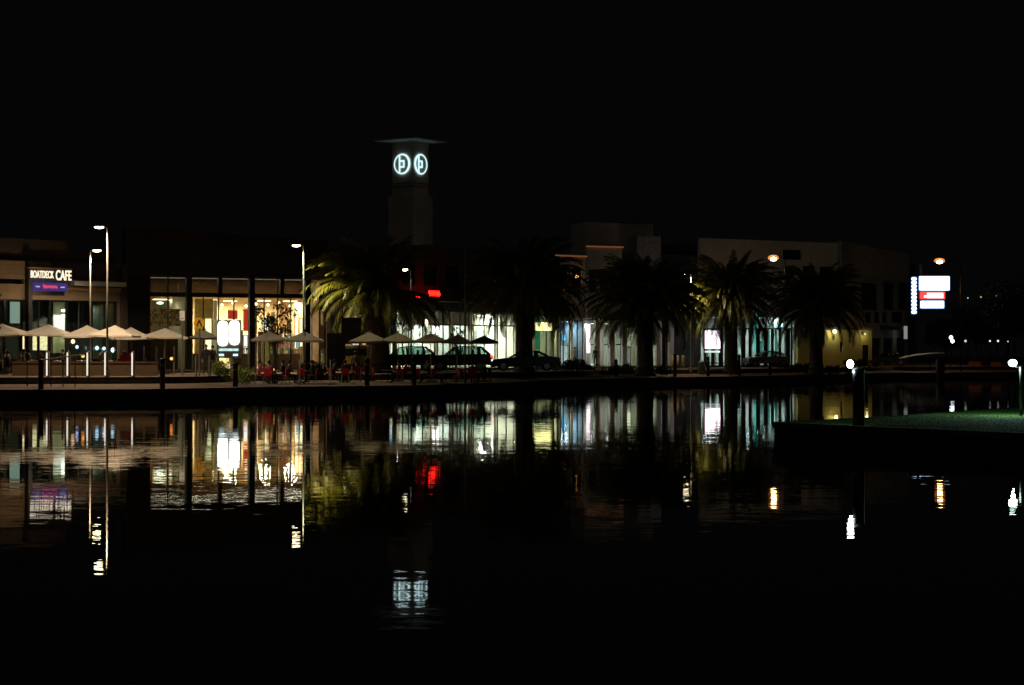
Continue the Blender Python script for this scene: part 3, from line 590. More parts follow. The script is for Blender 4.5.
f2 = Fac('finned_white_wing', (838.6, 207.2), (907.5, 234), 'pale wing with vertical fins receding at the far right of the row')
Hn = f2.z(838.6, 241); H2 = f2.z(838.6, 270)
mb = MB().box(0, f2.L, 0.01, 15, H2, Hn - .1)
i = 0
while i < f2.L: mb.box(i, i + .35, -.35, 0.005, H2 - .3, Hn); i += 1.1
mb.build('finned_wall', mat('darker_render', (.34, .32, .28), .85), f2.o)  # white render in a darker tone for the wing
hs = [(f2.u(a), f2.u(b), f2.z((a + b) / 2, 310), f2.z((a + b) / 2, 283)) for a, b in ((862, 878), (884, 895), (899, 908))] + [(f2.u(a), f2.u(b), f2.z((a + b) / 2, 323), f2.z((a + b) / 2, 312)) for a, b in ((866, 872), (875, 880), (883, 888), (892, 904))] + [(f2.u(a), f2.u(b), .05, f2.z((a + b) / 2, 338)) for a, b in ((872, 881), (884, 893), (897, 906))]
wall_holes(f2, 0, f2.L, 0, H2 - .3, hs, 0.05, .4, MATS['darker_render'])
for h in hs:
    window(f2, *h, .2, 2, 1, gm=dglass); box(h[0] + .05, h[1] - .05, .34, .36, h[2] + (h[3] - h[2]) * .25, h[3] - .05).build('blind_or_fill', mat('pale_fill_sheet', (.5, .48, .42), .9), f2.o)  # pale sheets added behind the glass to lift the dark windows
box(0.1, f2.L, 1.5, 1.7, 0, H2 - .3).build('interior_wall', MATS['office_wall'], f2.o)
box(f2.u(880), f2.u(907), -1, -.01, f2.z(895, 330), f2.z(895, 327)).build('awning', greywall, f2.o)
yl = mat('yellow_render', (.55, .46, .16), .8, 0, .1, 1)
t = Fac('yellow_kiosk_building', (819, 201), (872, 205), 'low yellow rendered building lit by one wall lamp'); zk = t.z(845, 330)
wall_holes(t, 0, t.L, 0, zk, [(t.u(840), t.u(843), t.z(841, 352), t.z(841, 342)), (t.u(862.5), t.u(869), 0, t.z(865, 345))], 0, .3, yl); box(-.2, t.L + .2, -.3, 4, zk, zk + .25).build('roof', roofmat, t.o)
box(0, t.L, 3.2, 3.4, 0, zk).build('rear_wall', yl, t.o)
window(t, t.u(840), t.u(843), t.z(841, 352), t.z(841, 342), .1, 1, 1, gm=dglass); box(t.u(862.5), t.u(869), .1, .18, 0, t.z(865, 345)).build('door', darkmetal, t.o)
for px, p, py, l in ((834.5, 26, 331.5, 'yellow white lamp on the yellow rendered wall'), (865, 12, 334, 'dim yellow lamp above the door of the yellow building')):
    q = t.w(t.u(px, -.35), -.35, t.z(px, py, -.35)); o = thing('wall_light', q, l, 'lamp', t.ang)
    MB().ball((0, 0, 0), .17 if px < 840 else .12).build('globe', lit('yellow_lamp%d' % px, (1, .95, .6), 22 if px < 840 else .8), o, True); box(-.1, .1, .14, .34, -.05, .05).build('bracket', darkmetal, o); lamp('POINT', 'wall_light_lamp', (0, -.25, -.1), p, (1, .9, .4), o, .15)

# --- the tower with two round lit emblems
d = 196; kx = d / FOC; tz = lambda py: EYE - (py - HY) / FOC * d
s_ = 2.53; th = R(-35.5)      # corner towards the camera
t = thing('tower', at(410.5, d, 1.18), 'tall square tower with overhanging flat roof and two round white emblems', 'tower', R(-35.5))
tw = mat('tower_render', (.7, .62, .5), .85, 0, .15, .5)
hs_ = s_ / 2; z1 = tz(196) - 1.18; z2 = tz(143) - 1.18
box(-hs_ * 1.22, hs_ * 1.22, -hs_ * 1.22, hs_ * 1.22, 0, z1).build('lower_shaft', tw, t)
box(-hs_, hs_, -hs_, hs_, z1, z2 + .05).build('upper_shaft', tw, t)
for za_ in (z1 + .8, z1 + 1.15): box(-hs_ - .03, hs_ + .03, -hs_ - .03, hs_ + .03, za_, za_ + .06).build('string_course', greywall, t)
rs = 2.6; mb = MB(); mb.add([(-rs, -rs, z2 + .12), (rs, -rs, z2 + .12), (rs, rs, z2 + .12), (-rs, rs, z2 + .12), (-rs, -rs, z2 + .24), (rs, -rs, z2 + .24), (rs, rs, z2 + .24), (-rs, rs, z2 + .24), (0, 0, z2 + .5), (0, 0, z2 - .1)],
    [(0, 1, 5, 4), (1, 2, 6, 5), (2, 3, 7, 6), (3, 0, 4, 7), (4, 5, 8), (5, 6, 8), (6, 7, 8), (7, 4, 8), (0, 3, 9), (3, 2, 9), (2, 1, 9), (1, 0, 9)])
mb.build('roof', whitewall, t)
ew = lit('emblem_white', (.62, .92, 1), 1.25); zc_ = tz(164.9) - 1.18; rr = 10.2 * kx
def emblem(parent, rot, loc, fl=1):
    e = bpy.data.objects.new('emblem', None); col.objects.link(e); e.parent = parent; e.location = loc; e.rotation_euler = (0, 0, rot)
    n = 40; mb = MB()
    for i in range(n):
        q0, q1 = 2 * math.pi * i / n, 2 * math.pi * (i + 1) / n
        def r_in(q): return rr - (.07 + .15 * (.5 + .5 * fl * math.cos(q)) ** 1.5) 
        pts = [(rr * math.cos(q0), rr * math.sin(q0)), (rr * math.cos(q1), rr * math.sin(q1)), (r_in(q1) * math.cos(q1), r_in(q1) * math.sin(q1)), (r_in(q0) * math.cos(q0), r_in(q0) * math.sin(q0))]
        mb.prism(pts, -.06, 0)
    mb.build('ring', ew, e)
    k = rr * .1
    MB().box(-3.9 * k, -2.5 * k, -.06, 0, -8.3 * k, 8.3 * k).box(-2.5 * k, 2.6 * k, -.06, 0, 2.2 * k, 3.6 * k).box(-2.5 * k, 2.6 * k, -.06, 0, -3.6 * k, -2.2 * k).box(1.3 * k, 2.7 * k, -.062, 0, -3.6 * k, 3.6 * k).build('letter', ew, e)
emblem(t, 0, (0, -hs_ - .04, zc_)); emblem(t, R(90), (hs_ + .04, -.06, zc_), -1)

# ------------------------------------------------------------------ palms
def palm_meshes(seed, gap=False):
    rnd = random.Random(seed); fr = MB(); dead = MB()
    def frond(mb, az, el, L, droop, wid, cz, nl=30):
        dx, dy = math.cos(az), math.sin(az); pts = []; p = Vector((0, 0, cz)) + Vector((dx, dy, 0)) * .3; a = el; n = 12
        tw = rnd.uniform(-.5, .5); side = Vector((-dy, dx, 0))
        for i in range(n + 1):
            pts.append(p.copy()); p = p + (Vector((dx, dy, 0)) * math.cos(a) + Vector((0, 0, 1)) * math.sin(a)) * L / n + side * tw * .03; a -= droop / n * (.4 + 1.2 * i / n)
        mb.tube(pts, [.045 * (1 - .85 * i / n) for i in range(n + 1)], 3, False)
        for j in range(nl):
            t_ = .12 + .88 * j / nl; k = t_ * n; i = min(int(k), n - 1); q = pts[i].lerp(pts[i + 1], k - i); dr = (pts[i + 1] - pts[i]).normalized()
            up = side.cross(dr); ll = wid * math.sin(math.pi * min(1, .12 + t_ * .86)) ** .6
            for s in (-1, 1):
                v = (side * s * .75 + dr * .75 + up * rnd.uniform(-.1, .35) + Vector((0, 0, -.25))).normalized() * ll * rnd.uniform(.8, 1.1)
                w2 = dr * .035; m_ = q + v * .55; e_ = q + v + Vector((0, 0, -.12 * ll))
                mb.add([q - w2, q + w2, m_ + w2, e_, m_ - w2], [(0, 1, 2, 4), (4, 2, 3)])
    for i in range(150):
        u = rnd.random(); el = R(-20 + 102 * u ** .95); L = 5.05 * (1 - .12 * abs(u - .4)) * rnd.uniform(.88, 1.08)
        az = i * 2.39996 + rnd.uniform(-.25, .25)
        if gap and abs((az + R(20) + math.pi) % (2 * math.pi) - math.pi + R(5)) < R(62) and R(8) < el < R(68): rnd.uniform(0, 1); continue
        frond(fr, az, el, L, R(rnd.uniform(80, 125)) * (1.0 - .15 * u), .72, rnd.uniform(-.1, .25), 46)
    for i in range(30): frond(dead, i * 2.39996, R(rnd.uniform(-70, -35)), rnd.uniform(1.6, 2.6), R(35), .4, rnd.uniform(-.7, -.2), 16)
    return fr, dead
def trunk_mb(h, r0=.62, r1=.5):
    mb = MB(); prof = [(r0 * 1.35, 0), (r0 * 1.1, .25), (r0, .6)]
    z = .6
    while z < h - .6: prof += [(r0 + (r1 - r0) * z / h + .035, z), (r0 + (r1 - r0) * z / h - .02, z + .12)]; z += .2
    prof += [(r1 * 1.15, h - .5), (r1 * 1.55, h - .1), (r1 * 1.2, h + .25), (.15, h + .5)]
    return mb.lathe(prof, 16)
Hp = 5.0; pf, pd = palm_meshes(3, True); pf2, _ = palm_meshes(5); pf3, _ = palm_meshes(9)
P0 = thing('palm_tree', G(380, 128), 'palm with left fronds lit yellow green by the street lamp beside it', 'palm tree', R(20), 'date palms along the promenade')
trunk_mb(Hp).build('trunk', barkm, P0, True)
cr = pf.build('crown', frondm, P0); cr.location = (0, 0, Hp + .25); cd = pd.build('dead_fronds', deadfrond, P0); cd.location = (0, 0, Hp + .1)
P0.scale = (1.04, 1.04, .98); full = pf2.build('crown_shape', frondm); full_mesh = full.data; bpy.data.objects.remove(full); full = pf3.build('crown_shape', frondm); full_mesh2 = full.data; bpy.data.objects.remove(full)
for px, d, rz, s, l in ((524, 142, 80, (1.0, 1.0, 1.1), 'dark palm silhouette in front of the brightest shop windows'), (645, 157, 200, (1.1, 1.1, 1.08), 'large dark palm with the thickest trunk in front of the stepped white building'),
                       (731, 169, 310, (.93, .93, 1.16), 'palm whose left fronds are lit yellow, right of the white billboard'), (816, 176, 140, (1.0, 1.0, 1.12), 'dark palm left of the yellow lit wall')):
    c = copy_tree(P0, None, G(px, d), R(rz), l, s)
    for o in c.children:
        if o.name.startswith('crown'): o.data = full_mesh if px in (524, 731) else full_mesh2

# ------------------------------------------------------------------ trees and shrubs
def leaf_cloud(mb, c, r, n, size, rnd, flat=1.0):
    for _ in range(n):
        while True:
            v = Vector((rnd.uniform(-1, 1), rnd.uniform(-1, 1), rnd.uniform(-1, 1)))
            if .2 < v.length < 1: break
        p = Vector(c) + Vector((v.x * r[0], v.y * r[1], v.z * r[2] * flat)); q = Euler((rnd.uniform(0, 6), rnd.uniform(0, 6), rnd.uniform(0, 6))).to_matrix(); s = size * rnd.uniform(.6, 1.3)
        mb.add([p + q @ Vector(a) for a in ((-s, 0, 0), (0, -s * .5, s * .1), (s, 0, 0), (0, s * .5, s * .1))], [(0, 1, 2, 3)])
def tree(px, d, h, w_, label, m, n=1500, leaf=.12, clumps=14, seed=1, group=None):
    rnd = random.Random(seed); t = thing('tree', G(px, d), label, 'tree', 0, group); mb = MB()
    mb.tube([(0, 0, -.05), (.05, 0, h * .25), (0, .05, h * .5)], [.05 * h ** .7, .04 * h ** .7, .025 * h ** .7], 8)
    lf = MB()
    for i in range(clumps):
        a = i * 2.4; rr = w_ * .36 * math.sqrt(rnd.random()); c = (rr * math.cos(a), rr * math.sin(a), h * rnd.uniform(.42, .88))
        mb.tube([(0, 0, h * rnd.uniform(.25, .45)), (c[0] * .5, c[1] * .5, c[2] * .85), c], [.03 * h ** .5, .02, .008], 5)
        q = w_ * rnd.uniform(.12, .24); leaf_cloud(lf, c, (q, q, q * .75), n // clumps, leaf, rnd)
    mb.build('trunk', barkm, t); lf.build('crown', m, t); return t
tree(274, 119.5, 3.9 + .9, 2.7, 'small sparse leafy tree in front of the bright restaurant window', treeleaf, 1000, .1, 16, 5)
tree(456, 150, 3.6, 1.4, 'thin sapling silhouette in front of the bright shops', darkleaf, 160, .1, 8, 6)
for px, d, h, w_, l, s in ((976, 285, 8.5, 10, 'dark round tree right of the tall sign pylon', 11), (1008, 285, 10, 12, 'tall dark tree at the right edge of the picture', 12), (946, 292, 6.5, 7, 'low dark tree just behind the sign pylon', 13), (1050, 240, 10, 12, 'broad dark tree beyond the right edge', 15), (1014, 260, 12, 10, 'distant reddish dark tree behind the right edge', 14), (-30, 112, 6.5, 3.5, 'dark leafy tree at the left edge beside the cafe', 16)):
    tree(px, d, h, w_, l, darkleaf, 5200, .2, 34, s, 'trees')
def bush(px, d, w_, h, dp, label, m, seed, n=900, leaf=.07, group='shrubs'):
    rnd = random.Random(seed); t = thing('shrub', G(px, d), label, 'shrub', 0, group); mb = MB(); st = MB()
    for i in range(int(max(3, w_ * 3))):
        cx_ = rnd.uniform(-w_ / 2 + .3, w_ / 2 - .3) if w_ > .8 else 0; cy = rnd.uniform(-dp / 2, dp / 2) * .6; hh = h * rnd.uniform(.75, 1)
        st.tube([(cx_, cy, 0), (cx_ + .05, cy, hh * .6)], [.02, .01], 5); leaf_cloud(mb, (cx_, cy, hh * .52), (.42, .4, hh * .5), int(n / max(3, w_ * 3)), leaf, rnd)
    mb.build('foliage', m, t); st.build('stems', barkm, t); return t
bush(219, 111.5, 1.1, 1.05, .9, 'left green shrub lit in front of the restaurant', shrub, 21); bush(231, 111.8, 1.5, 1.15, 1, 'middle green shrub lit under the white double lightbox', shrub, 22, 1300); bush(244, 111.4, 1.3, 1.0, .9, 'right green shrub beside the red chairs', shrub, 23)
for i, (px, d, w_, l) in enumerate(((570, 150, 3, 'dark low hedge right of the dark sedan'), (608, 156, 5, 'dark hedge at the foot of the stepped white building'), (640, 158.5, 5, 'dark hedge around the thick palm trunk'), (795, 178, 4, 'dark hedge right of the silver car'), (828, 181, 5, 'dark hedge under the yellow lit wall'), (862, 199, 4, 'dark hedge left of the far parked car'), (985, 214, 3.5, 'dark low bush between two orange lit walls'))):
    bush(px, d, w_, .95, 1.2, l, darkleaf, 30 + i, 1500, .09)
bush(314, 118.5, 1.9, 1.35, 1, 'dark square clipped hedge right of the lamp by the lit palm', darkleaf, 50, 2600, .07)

# ------------------------------------------------------------------ street lamps
def street_lamp(px, d, top, side, label, power, color=warm, e=14, arm=.75, group='street lamps with short arms', pm=polepaint, hood=(.27, .085), cone=148):
    b = G(px, d); H_ = EYE - (top - HY) / FOC * d - b.z; t = thing('street_lamp', b, label, 'street lamp', 0, group)
    mb = MB().lathe([(.14, 0), (.12, .25), (.07, .3), (.055, 2.5), (.038, H_)], 12); mb.build('pole', pm, t, True)
    MB().tube([(0, 0, H_ - .06), (side * arm * .5, 0, H_ - .02), (side * arm, 0, H_)], .035, 8).build('arm', pm, t, True)
    h = MB().ball((side * (arm + .25), 0, H_ + .03), (hood[0] * 1.05, .22, .06), 14).build('lamp_head', darkmetal, t, True)
    if color == sodium:
        MB().ball((side * (arm + .25), 0, H_ - .02), (hood[0] * .95, .17, hood[1]), 14).build('lens', lit('lens_o', (1, .3, .05), 1.3), h, True)
        MB().ball((side * (arm + .25), 0, H_ - .06), (hood[0] * .7, .19, hood[1] * .98), 14).build('bulb', lit('bulb_o', (1, .6, .22), 30), h, True)
    else: MB().ball((side * (arm + .25), 0, H_ - .03), (hood[0] * .95, .17, hood[1]), 14).build('lens', lit('lens_w', (1, .82, .5), e), h, True)
    lamp('SPOT', 'street_lamp_light', (side * (arm + .3), -.05, H_ - .1 - hood[1]), power, color, t, .1, (0, 0, 0), cone, .5)
    return t
street_lamp(107.3, 107, 226.5, -1, 'tall lamp with head pointing left, nearest of the two by the cafe', 2300, (1, .78, .53), 16, .2)
street_lamp(90.2, 121, 250, 1, 'shorter lamp with head pointing right, behind the nearer one by the cafe', 1700, (1, .78, .53), 16, .15)
street_lamp(303.5, 124, 245, -1, 'lamp between the restaurant and the lit palm', 1950, (1, .86, .48), 16, .2, cone=136, pm=mat('grey_green_pole', (.07, .095, .08), .5))
street_lamp(411, 147, 269, -1, 'small white lamp head half hidden in dark palm fronds', 110, (1, .92, .75), 10, .2, pm=darkmetal, hood=(.22, .12))
street_lamp(691, 166, 273, -1, 'lamp between the thick dark palm and the lit palm', 950, (1, .82, .5), 12, .2)
street_lamp(785, 190, 257.5, -1, 'thin tall pole with orange sodium lamp above the right palms', 350, sodium, 26, .85, 'orange street lamps', darkmetal, (.56, .27))
street_lamp(960.5, 206, 260.5, -1, 'thin tall pole with orange sodium lamp over the sign pylon', 260, sodium, 26, 1.9, 'orange street lamps', darkmetal, (.6, .27))
for px, d, top, c, l, r in ((951, 300, 337.5, (.85, .95, 1), 'white double globe lamp right of the sign pylon', .26), (965.5, 300, 341, (.5, .6, .5), 'faint pale lamp right of the white double globe', .18), (990, 330, 341, (.8, 1, .9), 'left of three tiny distant lamps near the right edge', .13), (998, 330, 341, (.8, 1, .9), 'middle of three tiny distant lamps near the right edge', .15), (1008, 330, 341.5, (.6, .7, .6), 'right of three tiny distant lamps near the right edge', .1), (968, 420, 298, (.6, .75, .8), 'left of three high tiny lamps behind the trees', .17), (981, 420, 297, (1, .55, .2), 'orange middle one of three high tiny lamps behind the trees', .18), (996.5, 420, 296, (.5, .6, .6), 'right of three high tiny lamps behind the trees', .14)):
    dd = d if top > 320 else 262; rr_ = r * dd / d
    dd = 221 if top > 320 else dd; 
    b = G(px, dd); H_ = EYE - (top - HY) / FOC * dd - b.z; t = thing('globe_street_lamp', b, l, 'street lamp', 0, 'distant globe lamps')
    MB().tube([(0, 0, 0), (0, 0, H_)], .05, 6).build('pole', darkmetal, t)
    g = MB().ball((0, 0, H_), rr_ * .8, 8)
    if px == 951: g.ball((.16, 0, H_ - .4), rr_ * .8, 8)
    g.build('globe', lit('dist_%d' % px, c, 8 if px in (951,) else 1.2), t, True)

# ------------------------------------------------------------------ parasols
def parasol(px, d, apex, edge, hw, m, label, group='square parasols over the terrace tables', rz=0):
    b = G(px, d); k = d / FOC; za = EYE - (apex - HY) * k - b.z; ze = EYE - (edge - HY) * k - b.z; hw = hw * k
    t = thing('parasol', b, label, 'parasol', rz, group)
    mb = MB(); n = 6; ring = []
    def pt(s_, a, b_): return Vector((a * s_ * hw, b_ * s_ * hw, za + (ze - za) * s_ ** .88))
    vs = [Vector((0, 0, za))]; fs = []
    cs = [(-1, -1), (1, -1), (1, 1), (-1, 1)]
    for i in range(1, n + 1):
        for c in range(4):
            for j in range(6):
                a = Vector(cs[c]).lerp(Vector(cs[(c + 1) % 4]), j / 6); p = pt(i / n, a[0], a[1]); sag = 1 - abs(2 * j / 6 - 1); p.z += -.045 * sag * i / n * (1 if j else 0); p.x *= 1 - .03 * sag * i / n; p.y *= 1 - .03 * sag * i / n; vs.append(p)
    for j in range(24): fs.append((0, 1 + j, 1 + (j + 1) % 24))
    for i in range(n - 1):
        for j in range(24): fs.append((1 + i * 24 + j, 1 + (i + 1) * 24 + j, 1 + (i + 1) * 24 + (j + 1) % 24, 1 + i * 24 + (j + 1) % 24))
    o = 1 + (n - 1) * 24; m0 = len(vs); vs += [vs[o + j] - Vector((0, 0, .1)) for j in range(24)]
    for j in range(24): fs.append((o + j, m0 + j, m0 + (j + 1) % 24, o + (j + 1) % 24))
    mb.add(vs, fs).build('canopy', m, t); MB().ball((0, 0, za + .04), .06, 8).build('finial', darkmetal, t, True)
    MB().tube([(0, 0, .06), (0, 0, za)], .028, 8).build('pole', timber, t); MB().lathe([(.35, 0), (.35, .06), (.06, .1), (.05, .35)], 12).build('base', darkmetal, t)
    rb = MB()
    for c in cs: rb.tube([(0, 0, za - .12), pt(.97, *c) - Vector((0, 0, .05))], .014, 5)
    rb.build('ribs', timber, t); return t
U = [(3, 114, 323.5, 334, 26, canvas, 'leftmost cream parasol, cut by the picture edge'), (48, 115, 324, 334, 22, canvas, 'cream parasol in front of the olive cafe pier'), (88, 114, 325, 335.5, 20, canvas, 'cream parasol under the shorter cafe lamp'),
     (114, 112, 325, 335, 22, canvas, 'brightest cream parasol, right of the nearest lamp pole'), (131.5, 116, 327, 337.5, 19, canvas, 'cream parasol half behind the brightest one'), (164, 117, 327.5, 336.5, 20, canvas, 'dim cream parasol left of the parking sign'),
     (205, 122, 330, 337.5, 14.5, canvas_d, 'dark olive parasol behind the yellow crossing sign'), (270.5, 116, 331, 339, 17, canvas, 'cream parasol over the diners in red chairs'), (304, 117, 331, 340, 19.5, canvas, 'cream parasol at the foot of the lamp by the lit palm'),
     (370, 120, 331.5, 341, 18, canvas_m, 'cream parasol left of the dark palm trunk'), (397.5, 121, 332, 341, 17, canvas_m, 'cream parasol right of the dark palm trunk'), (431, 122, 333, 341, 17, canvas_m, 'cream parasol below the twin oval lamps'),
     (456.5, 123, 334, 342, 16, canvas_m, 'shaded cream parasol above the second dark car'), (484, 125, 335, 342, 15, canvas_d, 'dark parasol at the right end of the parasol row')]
for i, u in enumerate(U):
    q = parasol(*u, rz=R((i * 37) % 9 - 4)); q.rotation_euler.y = R(((i * 53) % 7 - 3) * .55)

# ------------------------------------------------------------------ bollards and posts
for i, (px, d, l) in enumerate(((48.2, 104, 'leftmost white lit bollard behind the handrail'), (68.7, 104, 'white lit bollard at the top of the handrail'), (88.6, 104.3, 'third white lit bollard, left of the nearest lamp pole'), (106.3, 105.4, 'white lit bollard directly beside the nearest lamp pole'), (133.4, 105, 'rightmost white lit bollard under the parasols'))):
    b = at(px, d, .0); b.z = max(ground_z(px, d), 1.08); t = thing('light_bollard', b, l, 'bollard', 0, 'white lit bollards')
    MB().lathe([(.09, 0), (.085, .05), (.085, 1.32), (.06, 1.36)], 12).build('post', mat('bollard_tan', (.35, .24, .15), .5), t, True)
    MB().box(-.085, -.015, -.1, -.07, .1, 1.3).build('light_strip', lit('bollard_strip', (1, .93, .8), 1.05, .15, 1), t)
for px, d, h, l in ((41, 99.5, 1.45, 'leftmost dark mooring post on the quay edge'), (162.5, 101.5, 1.5, 'dark mooring post below the dim cream parasol'), (235.5, 106.5, 1.25, 'dark mooring post with pale side in front of the shrubs'), (367, 112, 1.5, 'dark post on the quay before the red chairs'), (414, 114.5, 1.6, 'dark post in front of the first dark car'), (616, 152, 1.3, 'dark post in front of the hedge'), (675, 159, 1.75, 'dark mooring post beside the three pale bollards'), (708, 162.5, 1.55, 'dark mooring post in front of the bench'), (739, 166, 1.7, 'dark mooring post left of the silver car'), (770, 169, 1.1, 'dark post in front of the silver car')):
    t = thing('mooring_post', G(px, d), l, 'post', 0, 'dark mooring posts'); MB().lathe([(.14, 0), (.13, h - .1), (.16, h - .09), (.15, h), (.05, h + .05)], 12).build('shaft', blackpaint, t, True)
    MB().lathe([(.137, h - .35), (.137, h - .3)], 12).build('band', steel, t)
for px, l in ((233.2, 'slim white post beside the dark mooring post in front of the shrubs'), (299.5, 'slim white post right of the seated diners'), (330.5, 'slim white post left of the boxy van'), (491, 'faint slim post right of the second car'), (537, 'faint slim post below the dark sedan'), (580, 'faint slim post left of the hedge')):
    d = interp(SH, px) + 2.5; o = MB().lathe([(.035, 0), (.035, 1.35), (.045, 1.37), (.045, 1.42)], 8).build('slim_post', mat('white_post', (.7, .68, .6), .5) if px < 400 else steel, None, True); o.location = G(px, d); tag(o, l, 'post', 'slim posts along the quay')
for px, l in ((144, 'leftmost slim terrace post under the dim parasol'), (156.5, 'second slim terrace post under the dim parasol'), (164.5, 'third slim terrace post under the dim parasol'), (174, 'rightmost slim terrace post under the dim parasol'), (196, 'slim post left of the crossing sign pole'), (209.5, 'slim post right of the crossing sign pole')):
    o = MB().lathe([(.06, 0), (.05, .05), (.045, 1.55 if px < 180 else 1.1), (.02, 1.6 if px < 180 else 1.15)], 10).build('slim_post', polepaint, None, True); o.location = G(px, 118 if px < 180 else 110); tag(o, l, 'post', 'slim terrace posts')
for px, l in ((672, 'left of three pale concrete bollards'), (677.3, 'middle of three pale concrete bollards'), (683.4, 'right of three pale concrete bollards')):
    o = MB().lathe([(.16, 0), (.16, 1.05), (.12, 1.12), (.03, 1.14)], 12).build('concrete_bollard', mat('pale_concrete', (.5, .42, .3), .8), None, True); o.location = G(px, 171.5); tag(o, l, 'bollard', 'pale concrete bollards')
# handrail by the ramp
d = 102; t = thing('handrail', at(27, d, .66), 'sloping metal handrail on posts in front of the cafe terrace', 'handrail'); mb = MB()
xr = lambda px: (px - 27) / FOC * d; zr = lambda py: EYE - (py - HY) / FOC * d - .66
mb.tube([(xr(27.2), 0, zr(362)), (xr(80), 0, zr(355)), (xr(84), 0, zr(355))], .035, 8).build('rail', mat('rail_paint', (.6, .5, .38), .5), t)
for px in (27.2, 39, 51, 63, 75): MB().tube([(xr(px), 0, -.05), (xr(px), 0, zr(362 - (px - 27.2) * .1325))], .028, 8).build('post', darkmetal, t)
# terrace wall
t = MB().box(0, 7.9, 0, .3, 0, .72).box(-.03, 7.93, -.04, .34, .72, .8).build('terrace_wall', mat('terrace_wall_render', (.12, .072, .03), .8, 0, .15, 1)); t.location = at(12, 109.5, 1.09); t.rotation_euler = (0, 0, R(3)); tag(t, 'low tan wall along the cafe terrace behind the lit bollards', 'wall')
# signs on posts
def sign_post(px, d, h): 
    t = thing('road_sign', G(px, d), '', 'sign'); MB().tube([(0, 0, 0), (0, 0, h)], .045, 8).build('post', polepaint, t); return t
d = 111; t = sign_post(199.4, d, 2.9); t['label'] = 'round yellow pedestrian crossing sign with black walking legs on a pole'
zc_ = EYE - (323 - HY) / FOC * d - t.location.z; n = 28
MB().prism([(.31 * math.cos(2 * math.pi * i / n), zc_ + .31 * math.sin(2 * math.pi * i / n)) for i in range(n)], -.1, -.05).build('disc', mat('yellow_sign', (.8, .42, .02), .5), t)
MB().box(-.05, .05, -.115, -.104, zc_ + .02, zc_ + .17).prism([(-.06, zc_ + .1), (.02, zc_ + .1), (-.1, zc_ - .18), (-.17, zc_ - .18)], -.113, -.103).prism([(-.02, zc_ + .1), (.06, zc_ + .1), (.17, zc_ - .18), (.1, zc_ - .18)], -.114, -.102).build('pictogram', blackpaint, t)
t = sign_post(182.4, 112, EYE - (312 - HY) / FOC * 112 - 1.15); t['label'] = 'white rectangular parking sign on a pole left of the yellow disc'
zc_ = EYE - (315.8 - HY) / FOC * 112 - t.location.z; box(-.14, .14, -.09, -.05, zc_ - .27, zc_ + .27).build('plate', mat('sign_white', (.75, .7, .62), .5), t); box(-.09, .09, -.096, -.092, zc_ - .18, zc_ - .12).build('arrow_mark', mat('sign_grey', (.35, .3, .3), .6), t)
t = thing('flagpole', G(465, 118), 'thin pale flagpole rising behind the dark parasols', 'flagpole'); MB().lathe([(.06, 0), (.05, 4), (.03, 8.3)], 10).build('pole', mat('pale_pole', (.3, .22, .17), .5), t, True); MB().ball((0, 0, 8.33), .06, 8).build('finial', steel, t)
# black stepped boards
for a, b, c, e, d, l in ((327, 345.5, 333, 368, 121, 'lower black board of the stepped pair left of the boxy van'), (341.5, 361, 317.5, 343.5, 123, 'upper black board of the stepped pair under the lit fronds')):
    k = d / FOC; bs = G((a + b) / 2, d); z0 = EYE - (e - HY) * k - bs.z; z1 = EYE - (c - HY) * k - bs.z; hw = (b - a) / 2 * k
    t = thing('black_board', bs, l, 'board', 0, 'black stepped boards'); box(-hw, hw, -.06, .06, z0, z1).build('panel', blackpaint, t)
    for s in (-1, 1): box(s * (hw - .1) - .04, s * (hw - .1) + .04, .061, .14, 0, z1 - .1).build('post', darkmetal, t)

# ------------------------------------------------------------------ sign pylon
d = 265; k = d / FOC; b = G(908, d); t = thing('sign_pylon', b, 'tall dark sign pylon carrying bright white and red lit boards', 'sign')
X = lambda px: (px - 908) * k; Z = lambda py: EYE - (py - HY) * k - b.z
MB().box(X(909.5), X(917), .2, .7, 0, Z(264)).build('mast', blackpaint, t); MB().box(X(919.5), X(922.5), .3, .6, Z(276), Z(262)).build('mast_top', mat('mast_lit_brown', (.35, .14, .06), .7), t)  # brown lamp light on the mast top put into its colour
MB().box(X(910), X(922), .1, .3, Z(311), Z(274.5)).build('carrier', darkmetal, t)
sw = lit('sign_white_light', (.66, .84, 1), 3.2); 
n = 10; mb = MB()
for i in range(n):
    zc_ = Z(277 + (i + .5) * 37 / n); mb.ball((X(914), -.12, zc_), (2.7 * k, .1, 1.75 * k), 12)
mb.build('vertical_lettering', sw, t, True); MB().box(X(911.4), X(916.6), -.1, .09, Z(314), Z(277)).build('vertical_board', lit('sign_blue_edge', (.12, .3, .8), .8), t)
def rbox(x0, x1, z0, z1, y0, y1, r=.12):
    pr = []
    for cx_, cz, a0 in ((x1 - r, z1 - r, 0), (x0 + r, z1 - r, 90), (x0 + r, z0 + r, 180), (x1 - r, z0 + r, 270)):
        for i in range(5): a = R(a0 + 90 * i / 4); pr.append((cx_ + r * math.cos(a), cz + r * math.sin(a)))
    return MB().prism(pr, y0, y1)
